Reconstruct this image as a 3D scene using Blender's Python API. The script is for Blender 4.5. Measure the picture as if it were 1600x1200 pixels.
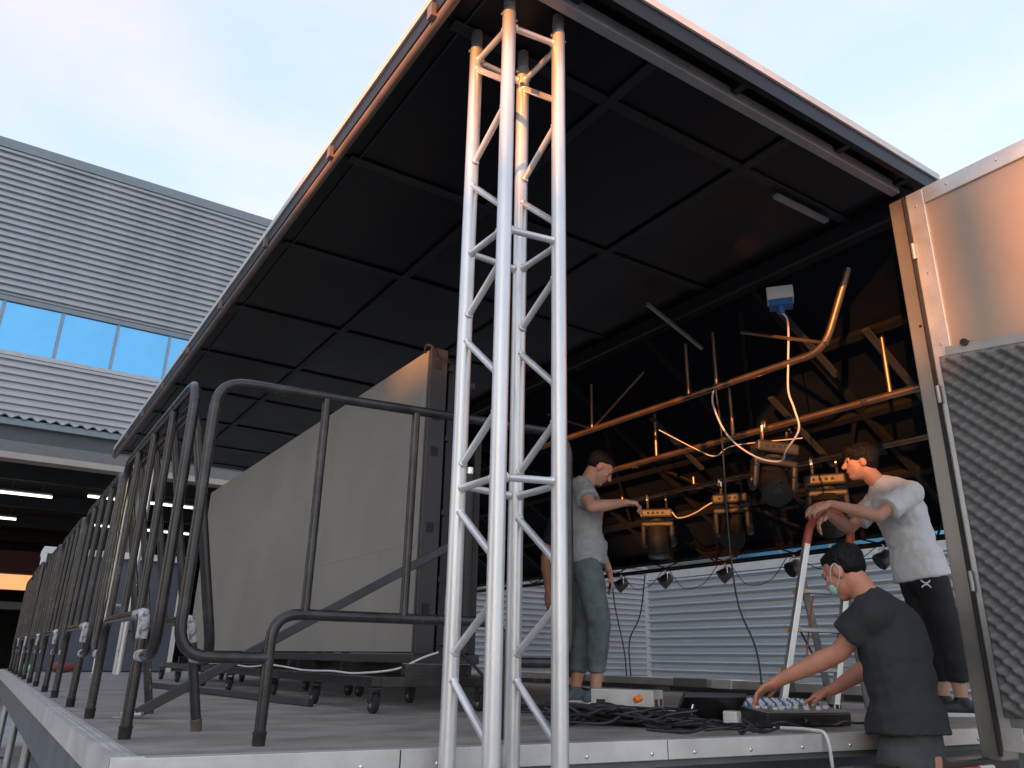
import bpy, bmesh, math, random
from mathutils import Vector, Matrix, noise
R_ = math.radians
V = Vector
random.seed(7)
for o in list(bpy.data.objects): bpy.data.objects.remove(o)
sc = bpy.context.scene
COL = sc.collection

# ------------------------------------------------------------------ camera, sky, sun, exposure
cam_d = bpy.data.cameras.new('camera'); cam = bpy.data.objects.new('camera', cam_d); COL.objects.link(cam)
cr = V((0.834244, -0.551097, 0.018156)); cu = V((-0.199469, -0.270930, 0.941705)); cb = V((-0.514052, -0.789233, -0.335949))
mw = Matrix((cr, cu, cb)).transposed().to_4x4(); mw.translation = (0, 0, 0.27)
cam.matrix_world = mw
cam_d.sensor_width = 36; cam_d.lens = 27.16; cam_d.clip_start = 0.05; cam_d.clip_end = 2000
sc.camera = cam
SUN_EL = R_(8.0)
world = bpy.data.worlds.new('World'); sc.world = world; world.use_nodes = True
wn = world.node_tree; wn.nodes.clear()
w_out = wn.nodes.new('ShaderNodeOutputWorld'); w_bg = wn.nodes.new('ShaderNodeBackground')
sky = wn.nodes.new('ShaderNodeTexSky'); sky.sky_type = 'NISHITA'; sky.sun_disc = False
sky.sun_elevation = SUN_EL; sky.sun_rotation = R_(-120); sky.air_density = 1.0; sky.dust_density = 1.2; sky.ozone_density = 1.6
w_tc = wn.nodes.new('ShaderNodeTexCoord'); w_map = wn.nodes.new('ShaderNodeMapping'); w_map.inputs['Scale'].default_value = (1.0, 1.0, 2.2)
w_ns = wn.nodes.new('ShaderNodeTexNoise'); w_ns.inputs['Scale'].default_value = 2.1; w_ns.inputs['Detail'].default_value = 5; w_ns.inputs['Roughness'].default_value = 0.55
w_rp = wn.nodes.new('ShaderNodeValToRGB'); w_rp.color_ramp.elements[0].position = 0.42; w_rp.color_ramp.elements[1].position = 0.72
w_rp.color_ramp.elements[0].color = (2.5, 2.85, 3.6, 1); w_rp.color_ramp.elements[1].color = (3.65, 3.15, 3.4, 1)
w_mx = wn.nodes.new('ShaderNodeMix'); w_mx.data_type = 'RGBA'
w_mx.inputs[0].default_value = 0.55          # thin high evening cloud veil over the clear sky
L = wn.links.new
L(w_tc.outputs['Generated'], w_map.inputs['Vector']); L(w_map.outputs[0], w_ns.inputs['Vector'])
L(w_ns.outputs['Fac'], w_rp.inputs['Fac']); L(w_rp.outputs['Color'], w_mx.inputs[7])
L(sky.outputs[0], w_mx.inputs[6]); L(w_mx.outputs[2], w_bg.inputs['Color'])
w_bg.inputs['Strength'].default_value = 0.14
L(w_bg.outputs[0], w_out.inputs['Surface'])
sun_d = bpy.data.lights.new('sun', 'SUN'); sun = bpy.data.objects.new('sun', sun_d); COL.objects.link(sun)
sun_d.energy = 3.2; sun_d.angle = R_(0.5); sun_d.color = (1.0, 0.34, 0.07)
sun.rotation_euler = V((math.cos(SUN_EL) * 0.866, math.cos(SUN_EL) * 0.5, -math.sin(SUN_EL))).to_track_quat('-Z', 'Y').to_euler()
sun.location = (-20, -12, 12)
vs = sc.view_settings; vs.view_transform = 'Standard'; vs.look = 'None'; vs.gamma = 1; vs.exposure = 1.62; vs.use_curve_mapping = False

# ------------------------------------------------------------------ materials
def mat(name, col, rough=0.6, metal=0.0, var=0.12, scale=6.0, bump=0.0, bscale=60.0, col2=None, spec=0.5, stretch=None, coat=0.0, emit=None, estr=0.0, sss=0.0, thr=(0.3, 0.7)):
    m = bpy.data.materials.new(name); m.use_nodes = True; nt = m.node_tree; b = nt.nodes['Principled BSDF']
    b.inputs['Roughness'].default_value = rough; b.inputs['Metallic'].default_value = metal
    b.inputs['Specular IOR Level'].default_value = spec; b.inputs['Coat Weight'].default_value = coat
    tc = nt.nodes.new('ShaderNodeTexCoord'); mp = nt.nodes.new('ShaderNodeMapping')
    if stretch: mp.inputs['Scale'].default_value = stretch
    nt.links.new(tc.outputs['Object'], mp.inputs['Vector'])
    ns = nt.nodes.new('ShaderNodeTexNoise'); ns.inputs['Scale'].default_value = scale; ns.inputs['Detail'].default_value = 6; ns.inputs['Roughness'].default_value = 0.6
    nt.links.new(mp.outputs[0], ns.inputs['Vector'])
    rp = nt.nodes.new('ShaderNodeValToRGB'); nt.links.new(ns.outputs['Fac'], rp.inputs['Fac'])
    c2 = col2 or tuple(min(1, c * (1 + var)) for c in col); c1 = col if col2 else tuple(c * (1 - var) for c in col)
    rp.color_ramp.elements[0].position = thr[0]; rp.color_ramp.elements[1].position = thr[1]
    rp.color_ramp.elements[0].color = (*c1, 1); rp.color_ramp.elements[1].color = (*c2, 1)
    nt.links.new(rp.outputs['Color'], b.inputs['Base Color'])
    mr = nt.nodes.new('ShaderNodeMapRange'); mr.inputs['To Min'].default_value = max(0, rough - 0.1); mr.inputs['To Max'].default_value = min(1, rough + 0.12)
    nt.links.new(ns.outputs['Fac'], mr.inputs['Value']); nt.links.new(mr.outputs[0], b.inputs['Roughness'])
    if bump:
        n2 = nt.nodes.new('ShaderNodeTexNoise'); n2.inputs['Scale'].default_value = bscale; n2.inputs['Detail'].default_value = 4
        nt.links.new(mp.outputs[0], n2.inputs['Vector'])
        bp = nt.nodes.new('ShaderNodeBump'); bp.inputs['Strength'].default_value = bump; bp.inputs['Distance'].default_value = 0.01
        nt.links.new(n2.outputs['Fac'], bp.inputs['Height']); nt.links.new(bp.outputs[0], b.inputs['Normal'])
    if emit:
        b.inputs['Emission Color'].default_value = (*emit, 1); b.inputs['Emission Strength'].default_value = estr
    if sss:
        b.inputs['Subsurface Weight'].default_value = sss; b.inputs['Subsurface Radius'].default_value = (0.02, 0.008, 0.004); b.inputs['Subsurface Scale'].default_value = 0.3
    return m
M = {}
M['concrete'] = mat('concrete', (0.33, 0.33, 0.32), 0.85, var=0.2, scale=1.2, bump=0.3, bscale=25)
M['clad'] = mat('clad', (0.34, 0.375, 0.39), 0.42, 0.35, var=0.16, scale=0.8, stretch=(1.2, 1, 0.12))
M['clad_low'] = mat('clad_low', (0.40, 0.41, 0.43), 0.45, 0.3, var=0.10, scale=0.5)
M['clad_side'] = mat('clad_side', (0.36, 0.40, 0.43), 0.45, 0.3, var=0.10, scale=0.5, stretch=(1, 0.25, 2))
M['flash'] = mat('flash', (0.20, 0.24, 0.26), 0.5, 0.3, var=0.1)
M['flash_light'] = mat('flash_light', (0.42, 0.45, 0.46), 0.5, 0.3, var=0.1)
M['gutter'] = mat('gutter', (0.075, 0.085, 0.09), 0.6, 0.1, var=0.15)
M['beam_grey'] = mat('beam_grey', (0.15, 0.155, 0.155), 0.6, 0.1, var=0.12)
M['beam_cream'] = mat('beam_cream', (0.36, 0.32, 0.27), 0.6, var=0.08)
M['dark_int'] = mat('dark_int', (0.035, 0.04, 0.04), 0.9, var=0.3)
M['maroon'] = mat('maroon', (0.10, 0.03, 0.03), 0.8, var=0.2)
M['win'] = mat('win', (0.15, 0.49, 0.78), 0.05, 0.75, var=0.06, scale=0.8, spec=0.8)
M['mullion'] = mat('mullion', (0.25, 0.30, 0.34), 0.45, 0.4)
M['alu'] = mat('alu', (0.70, 0.695, 0.68), 0.36, 0.65, var=0.16, scale=7, stretch=(1, 1, 0.25), bump=0.04, bscale=180)
M['alu_trim'] = mat('alu_trim', (0.62, 0.60, 0.565), 0.42, 0.45, var=0.18, scale=5, bump=0.06, bscale=120)
M['alu_dull'] = mat('alu_dull', (0.40, 0.41, 0.40), 0.45, 0.7, var=0.18, scale=4)
M['screw'] = mat('screw', (0.75, 0.75, 0.75), 0.25, 0.9, var=0.05)
M['channel'] = mat('channel', (0.13, 0.14, 0.14), 0.65, 0.2, var=0.25, scale=4, bump=0.1)
M['deck'] = mat('deck', (0.205, 0.185, 0.165), 0.58, var=0.3, scale=5.0, bump=0.3, bscale=160, stretch=(0.55, 1.0, 1), col2=(0.40, 0.37, 0.335), thr=(0.33, 0.72))
M['black_steel'] = mat('black_steel', (0.040, 0.038, 0.038), 0.24, 0.5, var=0.3, scale=9, bump=0.05, col2=(0.085, 0.082, 0.08), thr=(0.45, 0.8))
M['tape'] = mat('tape', (0.07, 0.07, 0.07), 0.5, var=0.25, scale=48, col2=(0.50, 0.50, 0.50), thr=(0.36, 0.56))
M['rust'] = mat('rust', (0.16, 0.11, 0.085), 0.7, 0.3, var=0.3, scale=30)
M['roof_skin'] = mat('roof_skin', (0.004, 0.004, 0.0068), 0.38, var=0.3, scale=1.5, spec=0.28)
M['roof_rib'] = mat('roof_rib', (0.005, 0.005, 0.008), 0.5, 0.0, var=0.2, scale=3)
M['roof_top'] = mat('roof_top', (0.60, 0.60, 0.58), 0.5, 0.2, var=0.1)
M['roof_grey'] = mat('roof_grey', (0.26, 0.26, 0.27), 0.5, 0.3, var=0.15)
M['bronze'] = mat('bronze', (0.21, 0.16, 0.135), 0.55, 0.4, var=0.25, scale=4)
M['wing_beam'] = mat('wing_beam', (0.006, 0.006, 0.007), 0.6, 0.0, var=0.2, spec=0.3)
M['wing_panel'] = mat('wing_panel', (0.006, 0.0085, 0.015), 0.75, 0.0, var=0.6, spec=0.08, scale=1.4)
M['pipe'] = mat('pipe', (0.34, 0.23, 0.15), 0.36, 0.9, var=0.2, scale=6)
M['bar_grey'] = mat('bar_grey', (0.06, 0.065, 0.07), 0.45, 0.5, var=0.2)
M['led_face'] = mat('led_face', (0.225, 0.208, 0.178), 0.72, var=0.10, scale=1.2, bump=0.25, bscale=260)
M['led_frame'] = mat('led_frame', (0.032, 0.032, 0.035), 0.5, 0.3, var=0.2, scale=5)
M['led_frame2'] = mat('led_frame2', (0.05, 0.05, 0.055), 0.45, 0.4, var=0.2, scale=5)
M['black_plastic'] = mat('black_plastic', (0.018, 0.018, 0.02), 0.38, var=0.2, scale=20)
M['fixture'] = mat('fixture', (0.020, 0.019, 0.018), 0.52, var=0.2, scale=20, spec=0.6)
M['black_gloss'] = mat('black_gloss', (0.03, 0.03, 0.032), 0.25, var=0.1, scale=20)
M['lens'] = mat('lens', (0.05, 0.06, 0.07), 0.06, 0.4, var=0.05)
M['chrome'] = mat('chrome', (0.75, 0.74, 0.72), 0.2, 0.95, var=0.1)
M['rubber'] = mat('rubber', (0.02, 0.02, 0.02), 0.8, var=0.2)
M['caster_hub'] = mat('caster_hub', (0.22, 0.25, 0.24), 0.5, var=0.2)
M['cable_black'] = mat('cable_black', (0.018, 0.018, 0.02), 0.42, var=0.3, scale=12)
M['cable_white'] = mat('cable_white', (0.62, 0.62, 0.60), 0.5, var=0.08)
M['white_plastic'] = mat('white_plastic', (0.66, 0.66, 0.64), 0.45, var=0.05)
M['blue_plastic'] = mat('blue_plastic', (0.03, 0.14, 0.40), 0.4, var=0.1)
M['orange_plastic'] = mat('orange_plastic', (0.85, 0.22, 0.02), 0.45, var=0.05)
M['red_plastic'] = mat('red_plastic', (0.46, 0.10, 0.06), 0.4, var=0.12, scale=10)
M['red_lamp'] = mat('red_lamp', (0.55, 0.01, 0.02), 0.2, var=0.05)
M['yellow_plastic'] = mat('yellow_plastic', (0.62, 0.30, 0.04), 0.5, var=0.1)
M['steel_sheet'] = mat('steel_sheet', (0.42, 0.33, 0.26), 0.5, 0.2, var=0.08, scale=1.2)
M['post'] = mat('post', (0.27, 0.255, 0.22), 0.42, 0.5, var=0.15, scale=3)
M['foam'] = mat('foam', (0.18, 0.18, 0.176), 0.95, var=0.15, scale=8, spec=0.1)
M['wrap_grey'] = mat('wrap_grey', (0.22, 0.215, 0.21), 0.8, var=0.15)
M['case_blue'] = mat('case_blue', (0.10, 0.115, 0.15), 0.6, var=0.15, scale=2)
M['white_paint'] = mat('white_paint', (0.75, 0.75, 0.75), 0.5, var=0.08)
M['maroon_cloth'] = mat('maroon_cloth', (0.22, 0.055, 0.05), 0.8, var=0.2, scale=12, bump=0.4, bscale=30)
M['mint'] = mat('mint', (0.30, 0.62, 0.48), 0.6, var=0.1)
M['skin'] = mat('skin', (0.56, 0.30, 0.20), 0.5, var=0.10, scale=14, sss=0.15)
M['skin_red'] = mat('skin_red', (0.56, 0.24, 0.15), 0.5, var=0.10, scale=14, sss=0.15)
M['hair'] = mat('hair', (0.008, 0.007, 0.007), 0.6, spec=0.2, var=0.4, scale=60, bump=0.6, bscale=140, stretch=(1, 1, 0.35))
M['eye'] = mat('eye', (0.02, 0.015, 0.012), 0.3, var=0.1)
M['lip'] = mat('lip', (0.36, 0.12, 0.10), 0.5, var=0.1)
M['tee_grey'] = mat('tee_grey', (0.34, 0.355, 0.37), 0.9, var=0.08, scale=40, bump=0.15, bscale=260)
M['tee_white'] = mat('tee_white', (0.72, 0.71, 0.70), 0.9, var=0.03, scale=40, bump=0.15, bscale=260)
M['tee_black'] = mat('tee_black', (0.022, 0.025, 0.027), 0.9, var=0.15, scale=40, bump=0.15, bscale=260)
M['tee_navy'] = mat('tee_navy', (0.022, 0.032, 0.045), 0.9, var=0.1, scale=40)
M['jeans'] = mat('jeans', (0.12, 0.15, 0.155), 0.85, var=0.35, scale=9, bump=0.3, bscale=200)
M['trouser'] = mat('trouser', (0.050, 0.056, 0.055), 0.85, var=0.2, scale=20, bump=0.2, bscale=200)
M['shorts'] = mat('shorts', (0.010, 0.010, 0.012), 0.75, var=0.1, scale=20)
M['shoe_grey'] = mat('shoe_grey', (0.12, 0.15, 0.18), 0.8, var=0.2, scale=20)
M['shoe_black'] = mat('shoe_black', (0.015, 0.015, 0.017), 0.6, var=0.2)
M['mask'] = mat('mask', (0.42, 0.66, 0.66), 0.8, var=0.05)
M['tube_lamp'] = mat('tube_lamp', (0.8, 0.8, 0.75), 0.5, emit=(1.0, 0.96, 0.80), estr=1.1)
M['sunlit_glow'] = mat('sunlit_glow', (0.7, 0.4, 0.15), 0.6, emit=(1.0, 0.48, 0.20), estr=0.32, var=0.2, scale=3)  # emission stands in for sun on a far wall, no lamp

# ------------------------------------------------------------------ mesh helpers
def frame(d, up=V((0, 0, 1))):
    d = d.normalized()
    if abs(d.dot(up)) > 0.97: up = V((1, 0, 0)) if abs(d.x) < 0.9 else V((0, 1, 0))
    s = d.cross(up).normalized(); u = s.cross(d).normalized()
    return d, s, u
def fillet(pts, r, n=5):
    pts = [V(p) for p in pts]; out = [pts[0]]
    for i in range(1, len(pts) - 1):
        p, a, b = pts[i], pts[i - 1], pts[i + 1]
        da, db = (a - p), (b - p); rr = min(r, da.length * 0.49, db.length * 0.49)
        A = p + da.normalized() * rr; B = p + db.normalized() * rr
        for k in range(n + 1):
            t = k / n; out.append(A * (1 - t) ** 2 + p * (2 * t * (1 - t)) + B * t * t)
    out.append(pts[-1]); return out
def spline(pts, n=8):
    pts = [V(p) for p in pts]; P = [pts[0] * 2 - pts[1]] + pts + [pts[-1] * 2 - pts[-2]]; out = []
    for i in range(1, len(P) - 2):
        p0, p1, p2, p3 = P[i - 1], P[i], P[i + 1], P[i + 2]
        for k in range(n):
            t = k / n
            out.append(0.5 * ((2 * p1) + (p2 - p0) * t + (2 * p0 - 5 * p1 + 4 * p2 - p3) * t * t + (3 * p1 - p0 - 3 * p2 + p3) * t ** 3))
    out.append(pts[-1]); return out
class MB:
    def __init__(s, org=(0, 0, 0)): s.v = []; s.f = []; s.o = V(org)
    def _add(s, vs, fs):
        b = len(s.v); s.v += [V(p) - s.o for p in vs]; s.f += [tuple(b + i for i in f) for f in fs]; return s
    def box(s, lo, hi):
        x0, y0, z0 = lo; x1, y1, z1 = hi
        return s._add([(x0, y0, z0), (x1, y0, z0), (x1, y1, z0), (x0, y1, z0), (x0, y0, z1), (x1, y0, z1), (x1, y1, z1), (x0, y1, z1)],
                      [(0, 3, 2, 1), (4, 5, 6, 7), (0, 1, 5, 4), (1, 2, 6, 5), (2, 3, 7, 6), (3, 0, 4, 7)])
    def cbox(s, c, sx, sy, sz, rot=None):      # centred box, optionally rotated by a Matrix
        vs = []
        for dz in (-1, 1):
            for dx, dy in ((-1, -1), (1, -1), (1, 1), (-1, 1)):
                p = V((dx * sx / 2, dy * sy / 2, dz * sz / 2)); vs.append(V(c) + (rot @ p if rot else p))
        return s._add(vs, [(0, 3, 2, 1), (4, 5, 6, 7), (0, 1, 5, 4), (1, 2, 6, 5), (2, 3, 7, 6), (3, 0, 4, 7)])
    def bar(s, p, q, w, h, up=V((0, 0, 1))):
        p, q = V(p), V(q); d, a, u = frame(q - p, up); vs = []
        for e in (p, q):
            for i, j in ((-1, -1), (1, -1), (1, 1), (-1, 1)): vs.append(e + a * (i * w / 2) + u * (j * h / 2))
        return s._add(vs, [(0, 1, 2, 3), (7, 6, 5, 4), (0, 4, 5, 1), (1, 5, 6, 2), (2, 6, 7, 3), (3, 7, 4, 0)])
    def tube(s, path, r, n=10, cap=True):
        path = [V(p) for p in path]; rs = r if isinstance(r, (list, tuple)) else [r] * len(path)
        vs = []; fs = []; u = None
        for i, p in enumerate(path):
            d = (path[min(i + 1, len(path) - 1)] - path[max(i - 1, 0)])
            if d.length < 1e-9: d = V((0, 0, 1))
            d.normalize()
            if u is None: _, _, u = frame(d)
            u = (u - d * u.dot(d)); u = u.normalized() if u.length > 1e-6 else frame(d)[2]
            a = d.cross(u)
            for k in range(n):
                t = 2 * math.pi * k / n; vs.append(p + (a * math.cos(t) + u * math.sin(t)) * rs[i])
        m = len(path)
        for i in range(m - 1):
            for k in range(n):
                k2 = (k + 1) % n; fs.append((i * n + k, i * n + k2, (i + 1) * n + k2, (i + 1) * n + k))
        if cap: fs.append(tuple(range(n - 1, -1, -1))); fs.append(tuple(range((m - 1) * n, m * n)))
        return s._add(vs, fs)
    def cyl(s, p, q, r, n=12): return s.tube([p, q], r, n)
    def capsule(s, p, q, r1, r2, n=12):
        p, q = V(p), V(q); d = (q - p); L_ = d.length; d = d.normalized() if L_ > 1e-6 else V((0, 0, 1))
        path = []; rs = []
        for k in range(5):
            t = (1 - k / 4) * math.pi / 2 * 0.97; path.append(p - d * (r1 * math.sin(t))); rs.append(max(r1 * math.cos(t), 0.0008))
        for k in range(5):
            t = k / 4 * math.pi / 2 * 0.97; path.append(q + d * (r2 * math.sin(t))); rs.append(max(r2 * math.cos(t), 0.0008))
        return s.tube(path, rs, n)
    def ell(s, c, ax, n=16, m=10):
        c = V(c); A, B, C_ = [V(a) for a in ax]; vs = [c + C_]; fs = []
        for i in range(1, m):
            t = math.pi * i / m
            for k in range(n):
                p = 2 * math.pi * k / n; vs.append(c + (A * math.cos(p) + B * math.sin(p)) * math.sin(t) + C_ * math.cos(t))
        vs.append(c - C_)
        for k in range(n): fs.append((0, 1 + k, 1 + (k + 1) % n))
        for i in range(m - 2):
            for k in range(n):
                a = 1 + i * n + k; b = 1 + i * n + (k + 1) % n; fs.append((a, a + n, b + n, b))
        e = len(vs) - 1; o = 1 + (m - 2) * n
        for k in range(n): fs.append((e, o + (k + 1) % n, o + k))
        return s._add(vs, fs)
    def lathe(s, p, d, prof, n=20):            # prof: list of (along, radius)
        d, a, u = frame(V(d)); p = V(p)
        return s.tube([p + d * t for t, _ in prof], [max(r, 0.0008) for _, r in prof], n)
    def poly(s, pts, th):                       # horizontal polygon slab: top at given z, thickness th
        n = len(pts); vs = [V(p) for p in pts] + [V(p) - V((0, 0, th)) for p in pts]
        return s._add(vs, [tuple(range(n)), tuple(range(2 * n - 1, n - 1, -1))] + [(i, i + n, (i + 1) % n + n, (i + 1) % n) for i in range(n)])
    def grid(s, fn, nu, nv):
        vs = [fn(i / nu, j / nv) for j in range(nv + 1) for i in range(nu + 1)]
        fs = [(j * (nu + 1) + i, j * (nu + 1) + i + 1, (j + 1) * (nu + 1) + i + 1, (j + 1) * (nu + 1) + i) for j in range(nv) for i in range(nu)]
        return s._add(vs, fs)
    def mesh(s, name, m, smooth=40):
        me = bpy.data.meshes.new(name); me.from_pydata([tuple(p) for p in s.v], [], s.f); me.update()
        if m: me.materials.append(M[m] if isinstance(m, str) else m)
        if smooth:
            me.polygons.foreach_set('use_smooth', [True] * len(me.polygons)); me.set_sharp_from_angle(angle=R_(smooth))
        return me
    def build(s, name, m, parent=None, smooth=40, bevel=0.0):
        o = bpy.data.objects.new(name, s.mesh(name, m, smooth)); COL.objects.link(o)
        if parent: o.parent = parent
        else: o.location = s.o
        if bevel:
            b = o.modifiers.new('bevel', 'BEVEL'); b.width = bevel; b.segments = 2; b.limit_method = 'ANGLE'
        return o
def tag(o, label, cat, group=None, kind=None):
    if label: o['label'] = label
    if cat: o['category'] = cat
    if group: o['group'] = group
    if kind: o['kind'] = kind
    return o
def thing(name, label, cat, loc=(0, 0, 0), rz=0, group=None):
    o = bpy.data.objects.new(name, None); COL.objects.link(o); o.location = loc; o.rotation_euler = (0, 0, rz); o.empty_display_size = 0.1
    return tag(o, label, cat, group)
def copy_tree(o, parent=None):
    c = o.copy(); COL.objects.link(c)
    if parent is not None: c.parent = parent
    for ch in o.children: copy_tree(ch, c)
    return c
def inst(name, me, parent, loc=(0, 0, 0)):
    o = bpy.data.objects.new(name, me); COL.objects.link(o); o.parent = parent; o.location = loc; return o

GZ = -1.0
# ------------------------------------------------------------------ setting: ground
g = MB(); g.grid(lambda u, v: V((-300 + 600 * u, -300 + 600 * v, GZ)), 8, 8)
tag(g.build('ground', 'concrete', smooth=0), None, None, kind='structure')

# ------------------------------------------------------------------ factory behind (facade along X at Y = 22)
FY = 22.0
def corrug_x(org, x0, x1, z0, z1, y, pitch=0.185, depth=0.085):
    mb = MB(org); prof = []; z = z1
    while z > z0 + 1e-3:
        for t, d in ((0.0, 0.0), (0.07, 1.0), (0.50, 1.0), (0.57, 0.0)):
            zz = z - t * pitch
            if zz >= z0: prof.append((zz, y - d * depth))
        z -= pitch
    prof.append((z0, y))
    n = len(prof); vs = [V((x, p[1], p[0])) for x in (x0, x1) for p in prof]
    mb._add(vs, [(i, i + 1, n + i + 1, n + i) for i in range(n - 1)]); return mb
def corrug_y(org, y0, y1, z0, z1, x, pitch=0.2, depth=0.13):
    mb = MB(org); prof = []; z = z1
    while z > z0 + 1e-3:
        for t, d in ((0.0, 0.0), (0.12, 0.5), (0.25, 0.93), (0.33, 1.0), (0.40, 0.95), (0.52, 0.5), (0.62, 0.08), (0.66, 0.0)):
            zz = z - t * pitch
            if zz >= z0: prof.append((zz, x - d * depth))
        z -= pitch
    prof.append((z0, x))
    n = len(prof); vs = [V((p[1], y, p[0])) for y in (y1, y0) for p in prof]
    mb._add(vs, [(i, i + 1, n + i + 1, n + i) for i in range(n - 1)]); return mb
fac = thing('factory_building', 'big grey corrugated factory with a blue window band above an open dark bay', 'building', (0, FY, GZ))
FO = (0, FY, GZ)
FX0, FX1 = -28.0, 27.0
corrug_x(FO, FX0, FX1, 8.75, 12.85, FY).build('upper_cladding', 'clad', fac, smooth=0)
corrug_x(FO, FX0, FX1, 5.62, 7.2, FY).build('lower_cladding', 'clad_low', fac, smooth=0)
corrug_x(FO, 8.0, FX1, -1.0, 5.3, FY, pitch=0.185).build('ground_cladding', 'clad_low', fac, smooth=0)
MB(FO).box((FX0, FY - 0.12, 12.85), (FX1, FY + 0.3, 13.12)).build('ridge_cap', 'flash', fac, smooth=0)
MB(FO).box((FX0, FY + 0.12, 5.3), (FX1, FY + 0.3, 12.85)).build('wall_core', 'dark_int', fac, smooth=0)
MB(FO).box((FX0, FY - 0.07, 8.62), (FX1, FY + 0.1, 8.75)).build('window_head', 'flash', fac, smooth=0)
MB(FO).box((FX0, FY - 0.10, 7.2), (FX1, FY + 0.1, 7.31)).build('window_sill', 'flash_light', fac, smooth=0)
pane_me = MB().box((-0.62, -0.01, 7.31), (0.62, 0.02, 8.62)).mesh('window_pane', 'win', 0)
mul_me = MB().box((-0.035, -0.04, 7.31), (0.035, 0.03, 8.62)).mesh('window_mullion', 'mullion', 0)
for k in range(-12, 14):
    xc = -0.417 + k * 1.318
    w = inst('window', pane_me, fac, (xc, 0.0, 1.0)); w.rotation_euler = (R_(random.uniform(-0.25, 0.25)) * 0.1, 0, R_(random.uniform(-0.5, 0.5)))
    inst('mullion', mul_me, fac, (xc + 0.659, 0, 1.0))
MB(FO).box((FX0, FY + 0.1, 7.31), (FX1, FY + 0.115, 8.62)).build('window_backing', 'dark_int', fac, smooth=0)
# wavy canopy edge, gutter, beams over the bay
can = MB(FO); n = 420
def canopy_fn(u, v):
    x = -9 + 24 * u; return V((x, FY - 0.1 - 0.55 * v, 5.56 - 0.04 * v + 0.045 * math.sin(x * 2 * math.pi / 0.27)))
can.grid(canopy_fn, n, 1); cn = can.build('canopy_sheet', 'flash', fac)
so = cn.modifiers.new('thick', 'SOLIDIFY'); so.thickness = 0.02
MB(FO).box((-9, FY - 0.6, 5.34), (15, FY - 0.02, 5.5)).build('gutter', 'flash', fac, smooth=0, bevel=0.01)
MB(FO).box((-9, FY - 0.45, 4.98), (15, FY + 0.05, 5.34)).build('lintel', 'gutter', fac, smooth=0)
MB(FO).box((-9, FY - 0.5, 4.70), (15, FY + 0.02, 4.98)).build('lintel_beam', 'beam_grey', fac, smooth=0)
MB(FO).box((-9, FY - 0.55, 4.55), (15, FY - 0.05, 4.70)).build('lintel_flange', 'beam_cream', fac, smooth=0)
for x in (-9, 2.9, 8.0):
    MB(FO).box((x - 0.15, FY - 0.3, GZ), (x + 0.15, FY + 0.15, 4.55)).build('bay_column', 'beam_grey', fac, smooth=0)
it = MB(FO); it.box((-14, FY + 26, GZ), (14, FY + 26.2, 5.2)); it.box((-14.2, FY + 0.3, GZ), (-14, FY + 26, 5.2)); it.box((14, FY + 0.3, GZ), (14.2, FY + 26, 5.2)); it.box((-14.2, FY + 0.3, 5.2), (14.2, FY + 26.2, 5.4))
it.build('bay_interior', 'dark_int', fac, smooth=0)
for k in range(5):
    MB(FO).box((-14, FY + 3 + k * 5, 4.7), (14, FY + 3.2 + k * 5, 5.18)).build('bay_rafter', 'dark_int', fac, smooth=0)
MB(FO).box((-14, FY + 12, 2.9), (3.2, FY + 12.2, 3.7)).build('bay_crane_beam', 'maroon', fac, smooth=0)
MB(FO).box((-14, FY + 12.3, 2.35), (3.1, FY + 12.5, 2.88)).build('bay_sunlit_glow', 'sunlit_glow', fac, smooth=0)  # glowing box imitates a sunlit wall seen through the bay
MB(FO).box((-14, FY + 11.0, 1.6), (2.2, FY + 11.2, 1.85)).build('bay_rail', 'beam_grey', fac, smooth=0)
for i, (x0, x1, z, dy, lab) in enumerate(((-1.8, 1.05, 4.47, 4.0, 'long tube lamp nearest the bay opening, at the left picture edge'), (1.95, 5.2, 4.62, 4.0, 'long tube lamp glowing behind the railing tops inside the bay'),
                                 (-1.9, 0.35, 4.42, 9.0, 'short far tube lamp deep in the bay at the left edge'), (2.2, 6.4, 4.47, 9.0, 'far tube lamp deep in the bay behind the railings'))):
    tl = thing('tube_lamp', lab, 'lamp', (x0, FY + dy, z), 0, 'tube lamps in the factory bay')
    MB((x0, FY + dy, z)).cyl((x0, FY + dy, z), (x1, FY + dy, z), 0.035, 8).build('tube', 'tube_lamp', tl)
    MB((x0, FY + dy, z)).box((x0, FY + dy - 0.08, z + 0.05), (x1, FY + dy + 0.08, z + 0.1)).build('housing', 'beam_grey', tl, smooth=0)
    for q in range(4):
        x = x0 + (x1 - x0) * (0.1 + 0.27 * q); MB((x0, FY + dy, z)).cyl((x, FY + dy, z + 0.1), (x, FY + dy, 5.2), 0.01, 6).build('hanger', 'beam_grey', tl)

# side factory: wall along Y at X = 15
SX = 15.0; SO = (SX, 5, GZ)
sf = thing('side_factory', 'paler ribbed metal factory wall seen beyond the stage on the right', 'building', SO)
corrug_y(SO, -6, 16.0, -1.0, 2.36, SX).build('lower_cladding', 'clad_side', sf, smooth=0)
MB(SO).box((SX - 0.07, -6, 2.36), (SX + 0.1, 16.0, 2.62)).build('flashing_band', 'flash_light', sf, smooth=0)
corrug_y(SO, 12.9, 16.0, 2.62, 7.0, SX).build('upper_cladding', 'clad_side', sf, smooth=0)
corrug_y(SO, -6, 12.9, 4.0, 7.0, SX).build('top_cladding', 'clad_side', sf, smooth=0)
MB(SO).box((SX + 0.04, -6, -1), (SX + 8, 15.95, 7.0)).build('wall_core', 'dark_int', sf, smooth=0)
MB(SO).box((SX - 0.08, 15.96, -1), (SX + 0.2, 16.12, 7.05)).build('corner_trim', 'flash_light', sf, smooth=0)
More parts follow.
